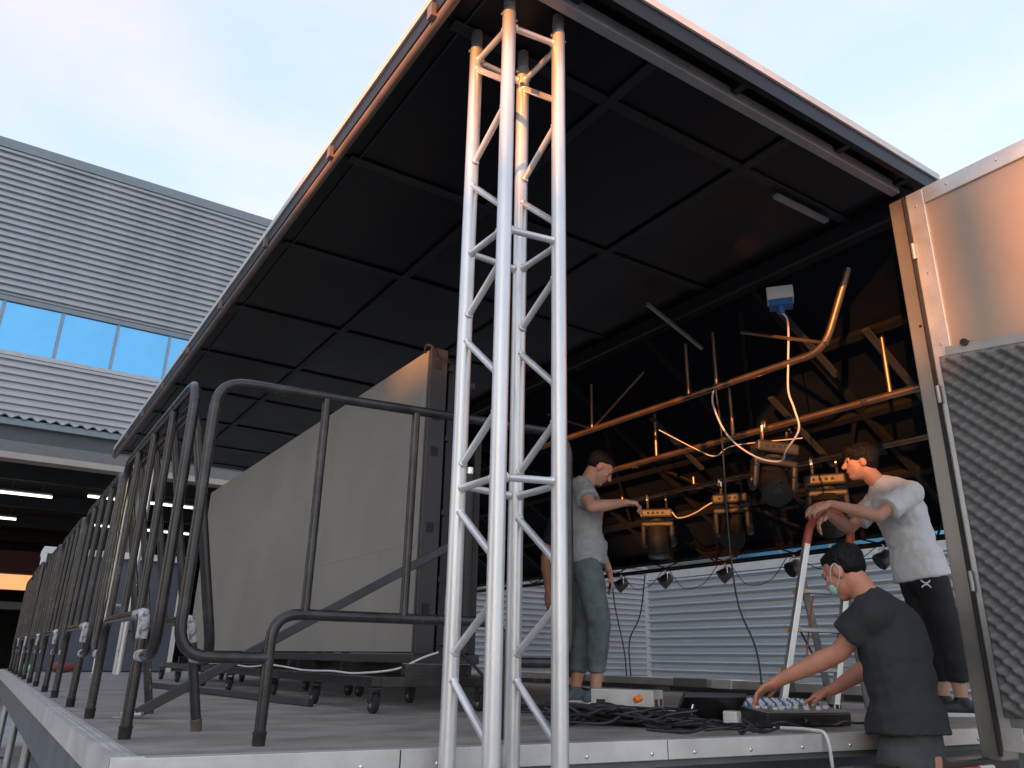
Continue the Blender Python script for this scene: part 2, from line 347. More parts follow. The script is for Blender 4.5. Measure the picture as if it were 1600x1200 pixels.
MB(SO).box((SX - 0.1, -6, 7.0), (SX + 8, 16.1, 7.2)).build('roof', 'flash', sf, smooth=0)
sp_me = MB().box((-0.02, -0.62, 2.62), (0.03, 0.62, 4.0)).mesh('side_pane', 'win', 0); sm_me = MB().box((-0.04, -0.03, 2.62), (0.035, 0.03, 4.0)).mesh('side_mullion', 'mullion', 0)
for k in range(14):
    inst('window', sp_me, sf, (0, 12.26 - k * 1.3 - 5, 1.0)); inst('mullion', sm_me, sf, (0, 12.26 - 0.65 - k * 1.3 - 5, 1.0))

# added sun blocker, out of view; keeps low sun off deck, facade and side wall
WX = -40.0; WO = (WX, 0, GZ)
yw = thing('sun_blocker', 'added unseen wall block on the sunset side that shades the deck', 'building', WO)
ztop = 1.45 + math.tan(SUN_EL) * (6.87 + 45.6)
MB(WO).box((WX - 12, -40, GZ), (WX, -19.8, ztop)).build('lower_blocker', 'clad_low', yw, smooth=0)  # added lower blocker, its top edge cuts off the sun
MB(WO).box((WX - 12, -19.78, GZ), (WX, -7, 14.5)).build('end_blocker', 'clad_low', yw, smooth=0)
MB(WO).box((WX - 8, -6.98, GZ), (WX, 3, 20.5)).build('tall_blocker', 'clad_low', yw, smooth=0)
MB(WO).box((WX - 1.0, -32, ztop + 1.10), (WX, -19.8, 12.6)).build('upper_blocker', 'clad_low', yw, smooth=0)      # slit below is sized to pass sun onto the upper stage only
for k in range(3): MB(WO).box((WX - 0.3, -31.9 + k * 4, ztop), (WX, -31.6 + k * 4, ztop + 1.10)).build('slit_post', 'flash', yw, smooth=0)

# ------------------------------------------------------------------ stage deck
DX0, DX1, DY1 = 0.36, 6.15, 13.9
def yf(x): return 2.43 - 0.095 * (x - 0.36)
dk = thing('stage_deck', 'dark plywood stage deck with aluminium edge trim on steel legs', 'stage', (DX0, 2.5, GZ))
DO = (DX0, 2.5, GZ)
xs = [0.435, 1.35, 2.55, 3.75, 4.95, 6.08]; ys = [None, 4.45, 5.65, 6.85, 8.05, 9.25, 10.45, 11.65, 12.85, 13.84]
for i in range(len(xs) - 1):
    for j in range(len(ys) - 1):
        x0, x1 = xs[i] + 0.002, xs[i + 1] - 0.002; y1 = ys[j + 1] - 0.002
        ya, yb = (yf(x0) + 0.055, yf(x1) + 0.055) if j == 0 else (ys[j] + 0.002, ys[j] + 0.002)
        dz = random.uniform(-0.0012, 0.0012)
        MB(DO).poly([(x0, ya, dz), (x1, yb, dz), (x1, y1, dz), (x0, y1, dz)], 0.03).build('deck_panel', 'deck', dk, smooth=0)
MB(DO).poly([(0.40, yf(0.4) + 0.02, -0.035), (6.1, yf(6.1) + 0.02, -0.035), (6.1, 13.85, -0.035), (0.40, 13.85, -0.035)], 0.05).build('subfloor', 'channel', dk, smooth=0)
# front trim in lengths, with screws
segs = [(0.36, 1.15), (1.154, 2.17), (2.174, 3.30), (3.304, 4.6), (4.604, 6.15)]
for a, b in segs:
    t = MB(DO)
    t.poly([(a, yf(a), 0.006), (b, yf(b), 0.006), (b, yf(b) + 0.05, 0.006), (a, yf(a) + 0.05, 0.006)], 0.006)
    t.poly([(a, yf(a) - 0.005, 0.0065), (b, yf(b) - 0.005, 0.0065), (b, yf(b), 0.0065), (a, yf(a), 0.0065)], 0.066)
    if a < 0.4: t.box((DX0 - 0.004, yf(a) - 0.006, -0.06), (DX0 + 0.08, yf(a) + 0.006, 0.0106))
    tr = t.build('front_trim', 'alu_trim', dk, smooth=0, bevel=0.002)
    sm = []
    x = a + 0.12
    while x < b - 0.05:
        z = -0.038
        s = MB(DO); s.ell((x, yf(x) - 0.006, z), ((0.008, 0, 0), (0, 0.004, 0), (0, 0, 0.008)), 10, 6); s.build('screw', 'screw', tr); x += 0.275
t = MB(DO)
for k, (w0, w1, zz) in enumerate(((0.0, 0.012, 0.010), (0.012, 0.026, 0.006), (0.026, 0.034, 0.010), (0.034, 0.048, 0.006), (0.048, 0.056, 0.010), (0.056, 0.072, 0.006))):
    t.box((DX0 + w0, yf(DX0) + 0.001 if k else yf(DX0) - 0.004, -0.02), (DX0 + w1, 13.9, zz))
t.box((DX0 - 0.004, yf(DX0) - 0.004, -0.07), (DX0, 13.9, 0.010))
t.build('side_trim', 'alu_trim', dk, smooth=0)
MB(DO).box((DX0 + 0.004, yf(DX0) + 0.01, -0.24), (DX0 + 0.06, 13.9, -0.071)).build('side_channel', 'channel', dk, smooth=0, bevel=0.004)
MB(DO).box((6.09, yf(6.1) + 0.05, -0.24), (6.15, 13.9, 0.05)).build('far_channel', 'channel', dk, smooth=0, bevel=0.004)
MB(DO).box((0.42, 13.86, -0.24), (6.09, 13.9, 0.02)).build('back_channel', 'channel', dk, smooth=0)
fr = MB(DO); fr.poly([(0.43, yf(0.43) + 0.25, -0.09), (6.08, yf(6.08) + 0.25, -0.09), (6.08, yf(6.08) + 0.29, -0.09), (0.43, yf(0.43) + 0.29, -0.09)], 0.16); fr.build('front_beam', 'channel', dk, smooth=0)
for y in (3.2, 5.03, 7.47, 9.66, 12.3):
    MB(DO).cyl((0.5, y, -0.2), (0.5, y, GZ + 0.02), 0.034, 14).build('support_leg', 'alu_dull', dk)
    MB(DO).cyl((0.5, y, GZ), (0.5, y, GZ + 0.02), 0.08, 16).build('foot_plate', 'alu_dull', dk)
for y in (4.0, 7.0, 10.0, 13.0):
    MB(DO).cyl((5.9, y, -0.2), (5.9, y, GZ), 0.034, 12).build('support_leg', 'alu_dull', dk)

# ------------------------------------------------------------------ truck body at the right: chassis, corner post, rear door with foam
tk = thing('stage_truck', 'truck body with bare steel corner post, tail lamp and foam lined rear door swung open', 'truck', (3.75, 1.9, GZ)); TO = (3.75, 1.9, GZ)
MB(TO).box((1.5, 2.95, -0.42), (3.72, 13.0, -0.10)).build('chassis', 'channel', tk, smooth=0)
MB(TO).box((1.6, 3.4, GZ + 0.35), (3.6, 12.5, -0.42)).build('underbody', 'black_steel', tk, smooth=0)
for wy in (5.0, 11.0):
    w = MB(TO).lathe((3.5, wy, GZ + 0.42), (-1, 0, 0), [(0, 0.1), (0, 0.38), (0.03, 0.42), (0.25, 0.42), (0.28, 0.38), (0.28, 0.1)], 28).build('wheel', 'rubber', tk)
p = MB(TO); p.box((3.752, 1.88, -0.10), (3.90, 1.965, 2.69)); p.build('corner_post', 'post', tk, smooth=0, bevel=0.006)
MB(TO).tube([(3.742, 1.876, z) for z in (2.68, 2.0, 1.2, 0.4, -0.08)], 0.009, 8).build('door_seal', 'rubber', tk)
MB(TO).box((2.62, 1.93, -0.20), (4.0, 2.02, -0.09)).build('rear_sill', 'black_steel', tk, smooth=0, bevel=0.008)
MB(TO).box((3.30, 1.90, -0.19), (3.62, 1.93, -0.115)).build('tail_lamp', 'red_lamp', tk, smooth=0, bevel=0.008)
MB(TO).box((3.625, 1.905, -0.19), (3.74, 1.93, -0.115)).build('reverse_lamp', 'white_plastic', tk, smooth=0, bevel=0.008)
for z in (2.3, 1.5, 0.6): MB(TO).cyl((3.745, 1.87, z), (3.745, 1.87, z + 0.09), 0.014, 10).build('hinge', 'alu_dull', tk)
s = MB(TO); s.ell((3.75, 1.905, 1.93), ((0.006, 0, 0), (0, 0.008, 0), (0, 0, 0.008))); s.build('bolt', 'rubber', tk)
door = MB(TO).box((3.765, 0.55, 0.0), (3.82, 1.865, 2.66)).build('door', 'steel_sheet', tk, smooth=0)
def TOm(): return MB(TO)
d2 = TOm(); d2.box((3.752, 1.775, -0.06), (3.80, 1.868, 2.69)); d2.build('hinge_frame', 'alu_trim', door, smooth=0, bevel=0.004)
d2 = TOm(); d2.box((3.752, 0.5, 2.60), (3.83, 1.775, 2.692)); d2.build('top_frame', 'alu_trim', door, smooth=0, bevel=0.004)
d2 = TOm(); d2.box((3.752, 0.5, -0.06), (3.83, 1.775, 0.03)); d2.build('bottom_frame', 'alu_dull', door, smooth=0, bevel=0.004)
d2 = TOm(); d2.box((3.750, 1.50, 0.035), (3.762, 1.82, 0.085)); d2.build('latch_plate', 'alu_dull', door, smooth=0, bevel=0.003)
for z in (2.6, 2.2, 1.8, 1.2, 0.7):
    s = TOm(); s.ell((3.751, 1.82, z), ((0.004, 0, 0), (0, 0.007, 0), (0, 0, 0.007)), 8, 6); s.build('rivet', 'screw', door)
for y in (1.65, 1.4, 1.15, 0.9):
    s = TOm(); s.ell((3.751, y, 2.65), ((0.004, 0, 0), (0, 0.007, 0), (0, 0, 0.007)), 8, 6); s.build('rivet', 'screw', door)
fm = TOm()
def foam_fn(u, v):
    y = 0.6 + 1.235 * u; zt = 1.735 - 0.13 * (1.835 - y); z = 0.075 + (zt - 0.075) * v
    e = min(u, 1 - u, v, 1 - v); k = min(1, e * 60)
    return V((3.740 - 0.046 * k * (0.5 + 0.5 * math.sin(y * 2 * math.pi / 0.070) * math.sin(z * 2 * math.pi / 0.070)) - 0.012 * k, y, z))
fm.grid(foam_fn, 150, 200); fm.build('foam_lining', 'foam', door, smooth=180)
d2 = TOm(); d2.box((3.735, 0.6, 0.08), (3.764, 1.83, 1.60)); d2.build('foam_back', 'foam', door, smooth=0)
d2 = TOm(); d2.bar((3.745, 1.80, 1.752), (3.745, 0.6, 1.60), 0.02, 0.045); d2.build('foam_rail', 'alu_dull', door, smooth=0)
s = TOm(); s.cyl((3.72, 1.70, 1.765), (3.75, 1.70, 1.765), 0.018, 12); s.build('rail_bolt', 'black_steel', door)

# ------------------------------------------------------------------ roof
RZ = 2.74
rf = thing('stage_roof', 'wide black folding stage roof with ribbed underside and bronze edge tube', 'roof', (1.08, 1.8, RZ)); RO = (1.08, 1.8, RZ)
def RM(): return MB(RO)
RX0, RX1, RY0, RY1 = 1.06, 3.96, 1.79, 11.45
ribx = [1.21, 2.02, 2.95]; riby = [2.30, 3.43, 4.53, 5.69, 6.82, 7.95, 9.08, 10.2, 11.2]
colx = [RX0 + 0.06, 1.21, 2.02, 2.95, RX1]; rowy = [RY0 + 0.12] + riby + [RY1]
for i in range(len(colx) - 1):
    for j in range(len(rowy) - 1):
        RM().box((colx[i] + 0.004, rowy[j] + 0.004, 2.80 + random.uniform(0, 0.004)), (colx[i + 1] - 0.004, rowy[j + 1] - 0.004, 2.82)).build('ceiling_panel', 'roof_skin', rf, smooth=0)
RM().box((RX0 - 0.01, RY0 - 0.01, 2.835), (RX1 + 0.03, RY1 + 0.02, 2.875)).build('top_skin', 'roof_top', rf, smooth=0)
RM().box((RX0 + 0.005, RY0 + 0.005, 2.822), (RX1, RY1, 2.834)).build('core_sheet', 'roof_skin', rf, smooth=0)
for x in ribx:
    w = 0.012 if x < 1.5 else 0.055
    RM().box((x - w / 2, RY0 + 0.15, 2.784 if w > 0.02 else 2.790), (x + w / 2, RY1 - 0.05, 2.799)).build('long_rib', 'roof_rib', rf, smooth=0, bevel=0.004)
for y in riby:
    RM().box((RX0 + 0.10, y - 0.03, 2.786), (RX1 - 0.05, y + 0.03, 2.798)).build('cross_rib', 'roof_rib', rf, smooth=0, bevel=0.004)
RM().box((RX0, RY0, 2.745), (RX1, RY0 + 0.03, 2.834)).build('front_lip', 'roof_skin', rf, smooth=0)
RM().box((RX0 + 0.2, 1.895, 2.728), (RX1 - 0.2, 1.945, 2.79)).build('front_beam', 'roof_grey', rf, smooth=0, bevel=0.004)
for x in (1.5, 2.427, 3.2, 3.72): RM().box((x - 0.018, RY0 + 0.03, 2.755), (x + 0.018, 1.894, 2.785)).build('beam_bracket', 'roof_rib', rf, smooth=0)
RM().box((RX0, RY0 + 0.03, 2.755), (RX0 + 0.025, RY1, 2.834)).build('side_lip', 'roof_rib', rf, smooth=0)
RM().cyl((1.085, RY0 + 0.05, 2.742), (1.085, RY1 - 0.02, 2.742), 0.021, 12).build('edge_tube', 'bronze', rf)
for k in range(9):
    y = 2.27 + k * 1.14; RM().box((1.040, y - 0.02, 2.735), (1.064, y + 0.02, 2.80)).build('tube_bracket', 'bronze', rf, smooth=0)
RM().box((RX1 - 0.06, RY0 + 0.2, 2.70), (RX1 + 0.02, RY1, 2.80)).build('hinge_beam', 'roof_rib', rf, smooth=0)
RM().box((3.26, 2.31, 2.745), (3.72, 2.345, 2.765)).build('ceiling_strip', 'roof_grey', rf, smooth=0)
RM().bar((3.56, 3.70, 2.70), (4.22, 3.81, 2.55), 0.022, 0.022).build('ceiling_strip', 'alu_dull', rf, smooth=0)
# wing: outer panel sloping down on the far side
WZ0, WXa, WXb, WZ1 = 2.74, 3.98, 6.22, 1.36
def wz(x, off=0.0): return WZ0 + (x - WXa) * (WZ1 - WZ0) / (WXb - WXa) - off
wg = thing('side_wing', 'dark panelled stage wing sloping down from the roof on the far side', 'stage wing', (WXa, 2.0, WZ0)); WGO = (WXa, 2.0, WZ0)
nrm = V((WZ1 - WZ0, 0, -(WXb - WXa))).normalized()      # towards the stage
wxs = [WXa, 4.55, 5.12, 5.68, WXb]; wys = [2.02, 3.10, 4.18, 5.26, 6.34, 7.42, 8.50, 9.58, 10.66, 11.45]
pan_b = MB()
for i in range(4):
    for j in range(9):
        a, b = wxs[i] + 0.004, wxs[i + 1] - 0.004; y0, y1 = wys[j] + 0.005, wys[j + 1] - 0.005
        q = MB(WGO); k = random.uniform(-0.006, 0.006); n_ = nrm
        P4 = [V((a, y0, wz(a))), V((b, y0, wz(b))), V((b, y1, wz(b))), V((a, y1, wz(a)))]
        P4 = [p + n_ * k for p in P4]; q._add(P4 + [p - n_ * 0.02 for p in P4], [(0, 1, 2, 3), (7, 6, 5, 4), (0, 4, 5, 1), (1, 5, 6, 2), (2, 6, 7, 3), (3, 7, 4, 0)])
        q.build('wing_panel', 'wing_panel', wg, smooth=0)
q = MB(WGO); P4 = [V((WXa, 2.0, wz(WXa))), V((WXb, 2.0, wz(WXb))), V((WXb, 11.47, wz(WXb))), V((WXa, 11.47, wz(WXa)))]; P4 = [p - nrm * 0.03 for p in P4]
q._add(P4 + [p - nrm * 0.03 for p in P4], [(0, 1, 2, 3), (7, 6, 5, 4), (0, 4, 5, 1), (1, 5, 6, 2), (2, 6, 7, 3), (3, 7, 4, 0)]); q.build('outer_skin', 'roof_top', wg, smooth=0)
for x in wxs:
    q = MB(WGO); c = nrm * 0.035; q.bar(V((x, 2.0, wz(x))) + c, V((x, 11.46, wz(x))) + c, 0.05, 0.05, nrm); q.build('long_beam', 'wing_beam', wg, smooth=0)
for y in wys:
    q = MB(WGO); c = nrm * 0.03; q.bar(V((WXa, y, wz(WXa))) + c, V((WXb, y, wz(WXb))) + c, 0.045, 0.05, nrm); q.build('cross_beam', 'wing_beam', wg, smooth=0)
for (xa, ya, xb, yb) in ((4.1, 3.3, 5.1, 4.1), (4.6, 5.4, 5.6, 6.2), (5.15, 3.2, 6.15, 4.1), (5.15, 6.4, 6.15, 7.4), (5.15, 5.2, 6.15, 4.3), (5.15, 8.4, 6.15, 7.5), (4.1, 7.4, 5.1, 6.5)):
    q = MB(WGO); c = nrm * 0.045; q.bar(V((xa, ya, wz(xa))) + c, V((xb, yb, wz(xb))) + c, 0.03, 0.02, nrm); q.build('diagonal_brace', 'wing_beam', wg, smooth=0)
for (xa, xb, y, m_) in ((4.15, 4.75, 3.02, 'bar_grey'), (4.5, 5.5, 2.62, 'bar_grey'), (4.75, 5.45, 3.6, 'bar_grey'), (4.6, 5.2, 4.75, 'bar_grey'), (4.9, 5.25, 2.42, 'alu_dull')):
    q = MB(WGO); c = nrm * 0.085; q.bar(V((xa, y, wz(xa))) + c, V((xb, y, wz(xb))) + c, 0.045, 0.02, nrm); q.build('batten', m_, wg, smooth=0)

# ------------------------------------------------------------------ truss columns holding the roof
def brace(p, q, r, parent, name):
    p, q = V(p), V(q); d = (q - p).normalized(); L_ = (q - p).length; pts = []; rs = []
    for t, k in ((0.0, 1.0), (0.024, 1.0), (0.026, 1.38), (0.030, 1.42), (0.035, 1.12), (0.038, 1.0)): pts.append(p + d * t); rs.append(r * k)
    for t, k in ((0.038, 1.0), (0.035, 1.12), (0.030, 1.42), (0.026, 1.38), (0.024, 1.0), (0.0, 1.0)): pts.append(q - d * t); rs.append(r * k)
    return MB().tube(pts, rs, 12).build(name, 'alu', parent)
def truss(org, label, ztop):
    t = thing('roof_support_truss', label, 'truss', org, 0, 'roof support trusses')
    c = {'A': (0, 0.245), 'B': (0.005, 0), 'D': (0.232, -0.02), 'C': (0.227, 0.23)}
    zb, zt = 0.0, ztop - org[2]
    for k, (x, y) in c.items():
        MB().cyl((x, y, zb), (x, y, zt - 0.05), 0.027, 20).build('chord', 'alu', t)
        MB().lathe((x, y, zt - 0.05), (0, 0, 1), [(0, 0.0225), (0.012, 0.024), (0.012, 0.0225), (0.03, 0.0225), (0.03, 0.024), (0.05, 0.024), (0.09, 0.022)], 16).build('spigot', 'alu_dull', t)
        q = MB(); q.cyl((x - 0.036, y, zt - 0.075), (x + 0.036, y, zt - 0.075), 0.006, 8); q.build('locking_pin', 'alu_dull', t)
    for z in (-0.96, -0.10, 0.815, 1.715, 2.63):
        if z < org[2]: continue
        zz = z - org[2]
        for a, b in ('AB', 'BD', 'DC', 'CA'):
            brace((*c[a], zz), (*c[b], zz + (0.012 if a in 'BC' else 0)), 0.0125, t, 'ring_brace')
    zig = ((0, 2.60, 2.36), (1, 2.27, 2.11), (0, 2.03, 1.80), (1, 1.60, 1.445), (0, 1.37, 1.155), (1, 1.05, 0.885), (0, 0.748, 0.556), (1, 0.44, 0.275), (0, 0.22, 0.025), (1, -0.07, -0.24), (0, -0.30, -0.50), (1, -0.56, -0.74))
    for near, za, zb2 in zig:
        for a, b in ('AB', 'CD'):
            if near: a, b = b, a
            if min(za, zb2) - org[2] < 0.02: continue
            brace((*c[a], za - org[2]), (*c[b], zb2 - org[2]), 0.0125, t, 'diagonal_brace')
    MB().box((-0.1, -0.1, 0), (0.34, 0.34, 0.012)).build('base_plate', 'alu_dull', t, smooth=0)
    return t
truss((1.275, 2.036, GZ), 'big silver lattice truss column in the foreground holding the roof corner', 2.75)
truss((1.30, 11.02, 0.0), 'thin far silver truss column behind the railings under the back roof corner', 2.74)

# ------------------------------------------------------------------ railings
def make_railing(Lg, label, taped=True):
    t = thing('guard_rail', label, 'railing', (0, 0, 0), 0, 'guard rails on the stage')
    r = 0.0185; e = 0.28
    MB().tube(fillet([(0, 0, 0.26), (-e, 0, 0.26), (-e, 0, 1.175), (Lg + e, 0, 1.175), (Lg + e, 0, 0.26), (Lg, 0, 0.26)], 0.10, 6), r, 12).build('outer_frame', 'black_steel', t)
    MB().tube(fillet([(0, 0, 0.0), (0, 0, 0.40), (Lg, 0, 0.40), (Lg, 0, 0.0)], 0.09, 6), r, 12).build('leg_frame', 'black_steel', t)
    for k in (0.12, 0.53, 0.94):
        MB().cyl((k * Lg, 0, 0.40), (k * Lg, 0, 1.165), 0.0155, 10).build('baluster', 'black_steel', t)
    for x in (0, Lg):
        MB().lathe((x, 0, 0), (0, 0, 1), [(0, 0.0195), (0.012, 0.021), (0.03, 0.0205), (0.032, 0.022), (0.04, 0.022), (0.042, 0.0188)], 12).build('foot', 'rubber', t)
    for x0, x1 in (((-0.14, -0.02), (Lg + 0.02, Lg + 0.14)) if taped else ()):
        MB().tube([(x0, 0, 0.26), (x0 * 0.5 + x1 * 0.5, 0, 0.2605), (x1, 0, 0.26)], 0.0195, 12).build('tape_wrap', 'tape', t)
    if taped:
        MB().tube(fillet([(0, 0, 0.315), (0, 0, 0.40), (0.17, 0, 0.40)], 0.09, 6), 0.0189, 12).build('tape_wrap', 'tape', t)
    return t
rl = make_railing(0.97, 'nearest upright black rail of the row on the left deck edge')
labs = ['second black rail from the front in the left edge row', 'third black rail from the front in the left edge row', 'fourth black rail from the front in the left edge row',
        'fifth black rail from the front in the left edge row', 'farthest black rail at the back end of the left edge row']
for i, y in enumerate((4.83, 6.62, 8.45, 10.25, 12.05)):
    c = copy_tree(rl); c.location = (0.475, y, 0); c.rotation_euler = (R_(random.uniform(-1.2, 1.2)), 0, R_(90)); c['label'] = labs[i]
rl.location = (0.475, 3.03, 0); rl.rotation_euler = (0, 0, R_(90))
rin = copy_tree(rl); rin.location = (0.75, 3.24, 0.0); rin['label'] = 'black rail leaning inwards against the nearest left edge rail, rusty feet'
rin.rotation_euler = (R_(-11.5), 0, R_(90))
for ch in rin.children:
    if ch.name.startswith('foot'): ch.data = ch.data.copy(); ch.data.materials[0] = M['rust']
rfr = make_railing(0.85, 'black rail across the front of the deck beside the truss', False)
rfr.location = (0.81, 2.665, 0); rfr.rotation_euler = (0, 0, math.atan2(-0.11, 0.85))

# ------------------------------------------------------------------ LED wall on dollies
lw = thing('led_wall', 'large tan LED screen wall seen from its near end, standing on black dollies', 'LED wall', (2.0, 4.0, 0.24)); LO = (2.0, 4.0, 0.24)
def LM(): return MB(LO)
LM().box((2.010, 4.03, 0.30), (2.02, 9.6, 2.075)).build('module_backing', 'led_frame', lw, smooth=0)
for i in range(11):
    for k in range(3):
        y0 = 4.03 + i * 0.5064; z0 = 0.30 + k * 0.5917; dx = random.uniform(0, 0.0007)
        LM().box((2.0 + dx, y0 + 0.0004, z0 + 0.0004), (2.0095, y0 + 0.506, z0 + 0.5913)).build('screen_module', 'led_face', lw, smooth=0)
LM().box((2.021, 4.01, 0.295), (2.11, 9.6, 2.08)).build('cabinet_back', 'led_frame', lw, smooth=0)
LM().box((1.995, 4.0, 0.24), (2.42, 9.62, 0.29)).build('bottom_beam', 'led_frame2', lw, smooth=0, bevel=0.004)
LM().box((2.0, 3.985, 0.291), (2.115, 4.009, 2.085)).build('end_plate', 'led_frame2', lw, smooth=0, bevel=0.003)
for z in (0.5, 0.95, 1.4, 1.62, 1.95):
    LM().box((2.03, 3.981, z), (2.075, 3.988, z + 0.055)).build('hand_slot', 'rubber', lw, smooth=0)
for x in (2.17, 2.25, 2.38):
    for y in (4.05, 5.9, 7.7, 9.5):
        LM().box((x - 0.022, y - 0.03, 0.291), (x + 0.022, y + 0.03, 2.02 if x < 2.3 else 1.55)).build('back_post', 'led_frame' if x != 2.25 else 'black_steel', lw, smooth=0, bevel=0.003)
for z in (0.62, 1.0, 1.45, 1.9):
    LM().box((2.116, 4.06, z), (2.36, 4.10, z + 0.04)).build('end_rung', 'led_frame2', lw, smooth=0, bevel=0.003)
    LM().box((2.13, 4.0, z + 0.06), (2.16, 9.55, z + 0.09)).build('back_rail', 'led_frame', lw, smooth=0)
LM().tube(spline([(2.06, 3.98, 2.03), (2.10, 3.95, 2.0), (2.17, 3.97, 1.985), (2.24, 4.0, 1.9), (2.3, 4.05, 1.93)]), 0.006, 6).build('cable_loop', 'cable_black', lw)
LM().tube(spline([(1.99, 4.06, 2.07), (1.98, 4.02, 2.10), (2.0, 3.98, 2.085), (2.03, 3.97, 2.03)]), 0.008, 6).build('corner_strap', 'cable_black', lw)
LM().cyl((2.30, 3.98, 0.3), (2.30, 3.98, 1.32), 0.035, 14).build('jack_tube', 'led_frame', lw)
LM().cyl((2.30, 3.98, 1.32), (2.30, 3.98, 1.36), 0.026, 14).build('jack_collar', 'chrome', lw)
def dolly(y0, y1, label):
    o = (1.98, y0, 0); t = thing('wheeled_dolly', label, 'dolly', o, 0, 'dollies under the LED wall')
    d = MB(o); d.box((1.72, y0, 0.125), (1.77, y1, 0.175)); d.build('side_beam', 'black_steel', t, smooth=0, bevel=0.004)
    d = MB(o); d.box((2.36, y0, 0.125), (2.41, y1, 0.175)); d.build('side_beam', 'black_steel', t, smooth=0, bevel=0.004)
    for y in (y0, (y0 + y1) / 2, y1 - 0.05):
        MB(o).box((1.771, y, 0.125), (2.359, y + 0.05, 0.175)).build('cross_beam', 'black_steel', t, smooth=0, bevel=0.004)
        MB(o).box((1.90, y + 0.002, 0.176), (2.3, y + 0.048, 0.239)).build('riser_block', 'black_steel', t, smooth=0)
        for x in (1.75, 2.38):
            fk = MB(o); fk.box((x - 0.03, y - 0.005, 0.115), (x + 0.03, y + 0.06, 0.124)); fk.box((x - 0.026, y + 0.01, 0.05), (x - 0.021, y + 0.055, 0.114)); fk.box((x + 0.021, y + 0.01, 0.05), (x + 0.026, y + 0.055, 0.114))
            f = fk.build('caster', 'black_plastic', t, smooth=0)
            MB(o).lathe((x - 0.018, y + 0.04, 0.05), (1, 0, 0), [(0, 0.012), (0, 0.042), (0.006, 0.05), (0.03, 0.05), (0.036, 0.042), (0.036, 0.012)], 18).build('wheel', 'rubber', f)
            MB(o).lathe((x - 0.022, y + 0.04, 0.05), (1, 0, 0), [(0, 0.005), (0, 0.026), (0.044, 0.026), (0.044, 0.005)], 14).build('hub', 'caster_hub', f)
    return t
dolly(3.88, 5.6, 'nearest black dolly under the front end of the LED wall')
dolly(5.75, 7.6, 'middle black dolly under the LED wall')
dolly(7.75, 9.5, 'farthest black dolly under the LED wall behind the rails')
cb_ = MB((1.73, 4.0, 0.19)); cb_.tube(spline([(1.74, 7.4, 0.19), (1.735, 6.8, 0.20), (1.745, 6.2, 0.185), (1.735, 5.6, 0.205), (1.75, 5.0, 0.185), (1.74, 4.5, 0.19), (1.76, 4.2, 0.185), (1.9, 4.0, 0.21), (2.02, 3.93, 0.27), (2.1, 3.9, 0.30)]), 0.0055, 8)
tag(cb_.build('power_cable', 'cable_white'), 'thin white cable clipped along the dolly beam under the LED wall', 'cable')
cb_ = MB((2.3, 3.9, 0.3)); cb_.tube(spline([(2.1, 3.9, 0.34), (2.22, 3.86, 0.30), (2.35, 3.7, 0.12), (2.5, 3.55, 0.012), (2.8, 3.3, 0.012)]), 0.009, 8)
tag(cb_.build('signal_cable', 'cable_black'), 'black cable running from the LED wall end down to the deck', 'cable')
# loose steel tubes
def tube_bar(p, q, w, label, name='steel_tube', m='bar_dark'):
    o = V(p); b = MB(o); b.bar(p, q, w, w); ob = b.build(name, m, smooth=0, bevel=0.004); return tag(ob, label, 'steel tube')
M['bar_dark'] = mat('bar_dark', (0.05, 0.05, 0.056), 0.4, 0.4, var=0.2, scale=5)
tube_bar((0.65, 3.94, 0.02), (2.06, 3.74, 0.85), 0.042, 'dark square tube slanting from the deck up across the LED wall')
tube_bar((1.28, 7.3, 0.022), (1.64, 4.52, 0.022), 0.038, 'dark square tube lying flat on the deck before the dollies')
lug = MB((0.62, 3.96, 0.01)); lug.box((0.56, 3.95, 0.001), (0.64, 3.99, 0.009)); lug.cyl((0.60, 3.98, 0.016), (0.67, 3.91, 0.016), 0.012, 10)
tag(lug.build('steel_lug', 'alu_dull', smooth=0), 'small steel lug at the foot of the slanting tube', 'bracket')

# ------------------------------------------------------------------ lighting pipes
def pipe(name_lab, x, z, y0, y1, hang, up=True):
    o = (x, y0, z); t = thing('lighting_pipe', name_lab, 'pipe', o, 0, 'lighting pipes under the wing'); b = MB(o)
    pts = [(x, y1, z + 0.03), (x, y0 + 0.02, z)]
    if up: pts += [(x, y0 - 0.28, z + 0.60)]
    b.tube(fillet(pts, 0.14, 8), 0.024, 14).build('main_tube', 'pipe', t)
    for y in hang: MB(o).cyl((x, y, z + 0.02), (x, y, wz(x) - 0.02), 0.014, 10).build('hanger', 'pipe', t)
    return t
P1 = pipe('long bent pipe nearest the roof, glowing orange, curving up at its near end', 4.16, 2.165, 2.72, 6.0, (3.64, 3.92, 5.08))
MB((4.16, 2.72, 2.165)).cyl((4.16, 5.06, 2.2), (4.16, 4.40, 2.52), 0.009, 8).build('stay', 'pipe', P1)
MB((4.16, 2.72, 2.165)).cyl((4.16, 5.10, 2.2), (4.16, 5.75, 2.5), 0.009, 8).build('stay', 'pipe', P1)
MB((4.16, 2.72, 2.165)).cyl((4.15, 2.70, 2.20), (4.13, 3.35, 2.50), 0.012, 8).build('stay', 'pipe', P1)
P2 = pipe('middle straight orange lit pipe carrying the tilted spotlight', 4.6, 1.912, 1.98, 6.2, (2.6, 3.9, 4.75), False)
P3 = pipe('lowest lighting pipe carrying three moving heads', 5.3, 1.80, 2.3, 6.6, (2.6, 4.0, 5.0, 6.0), False)
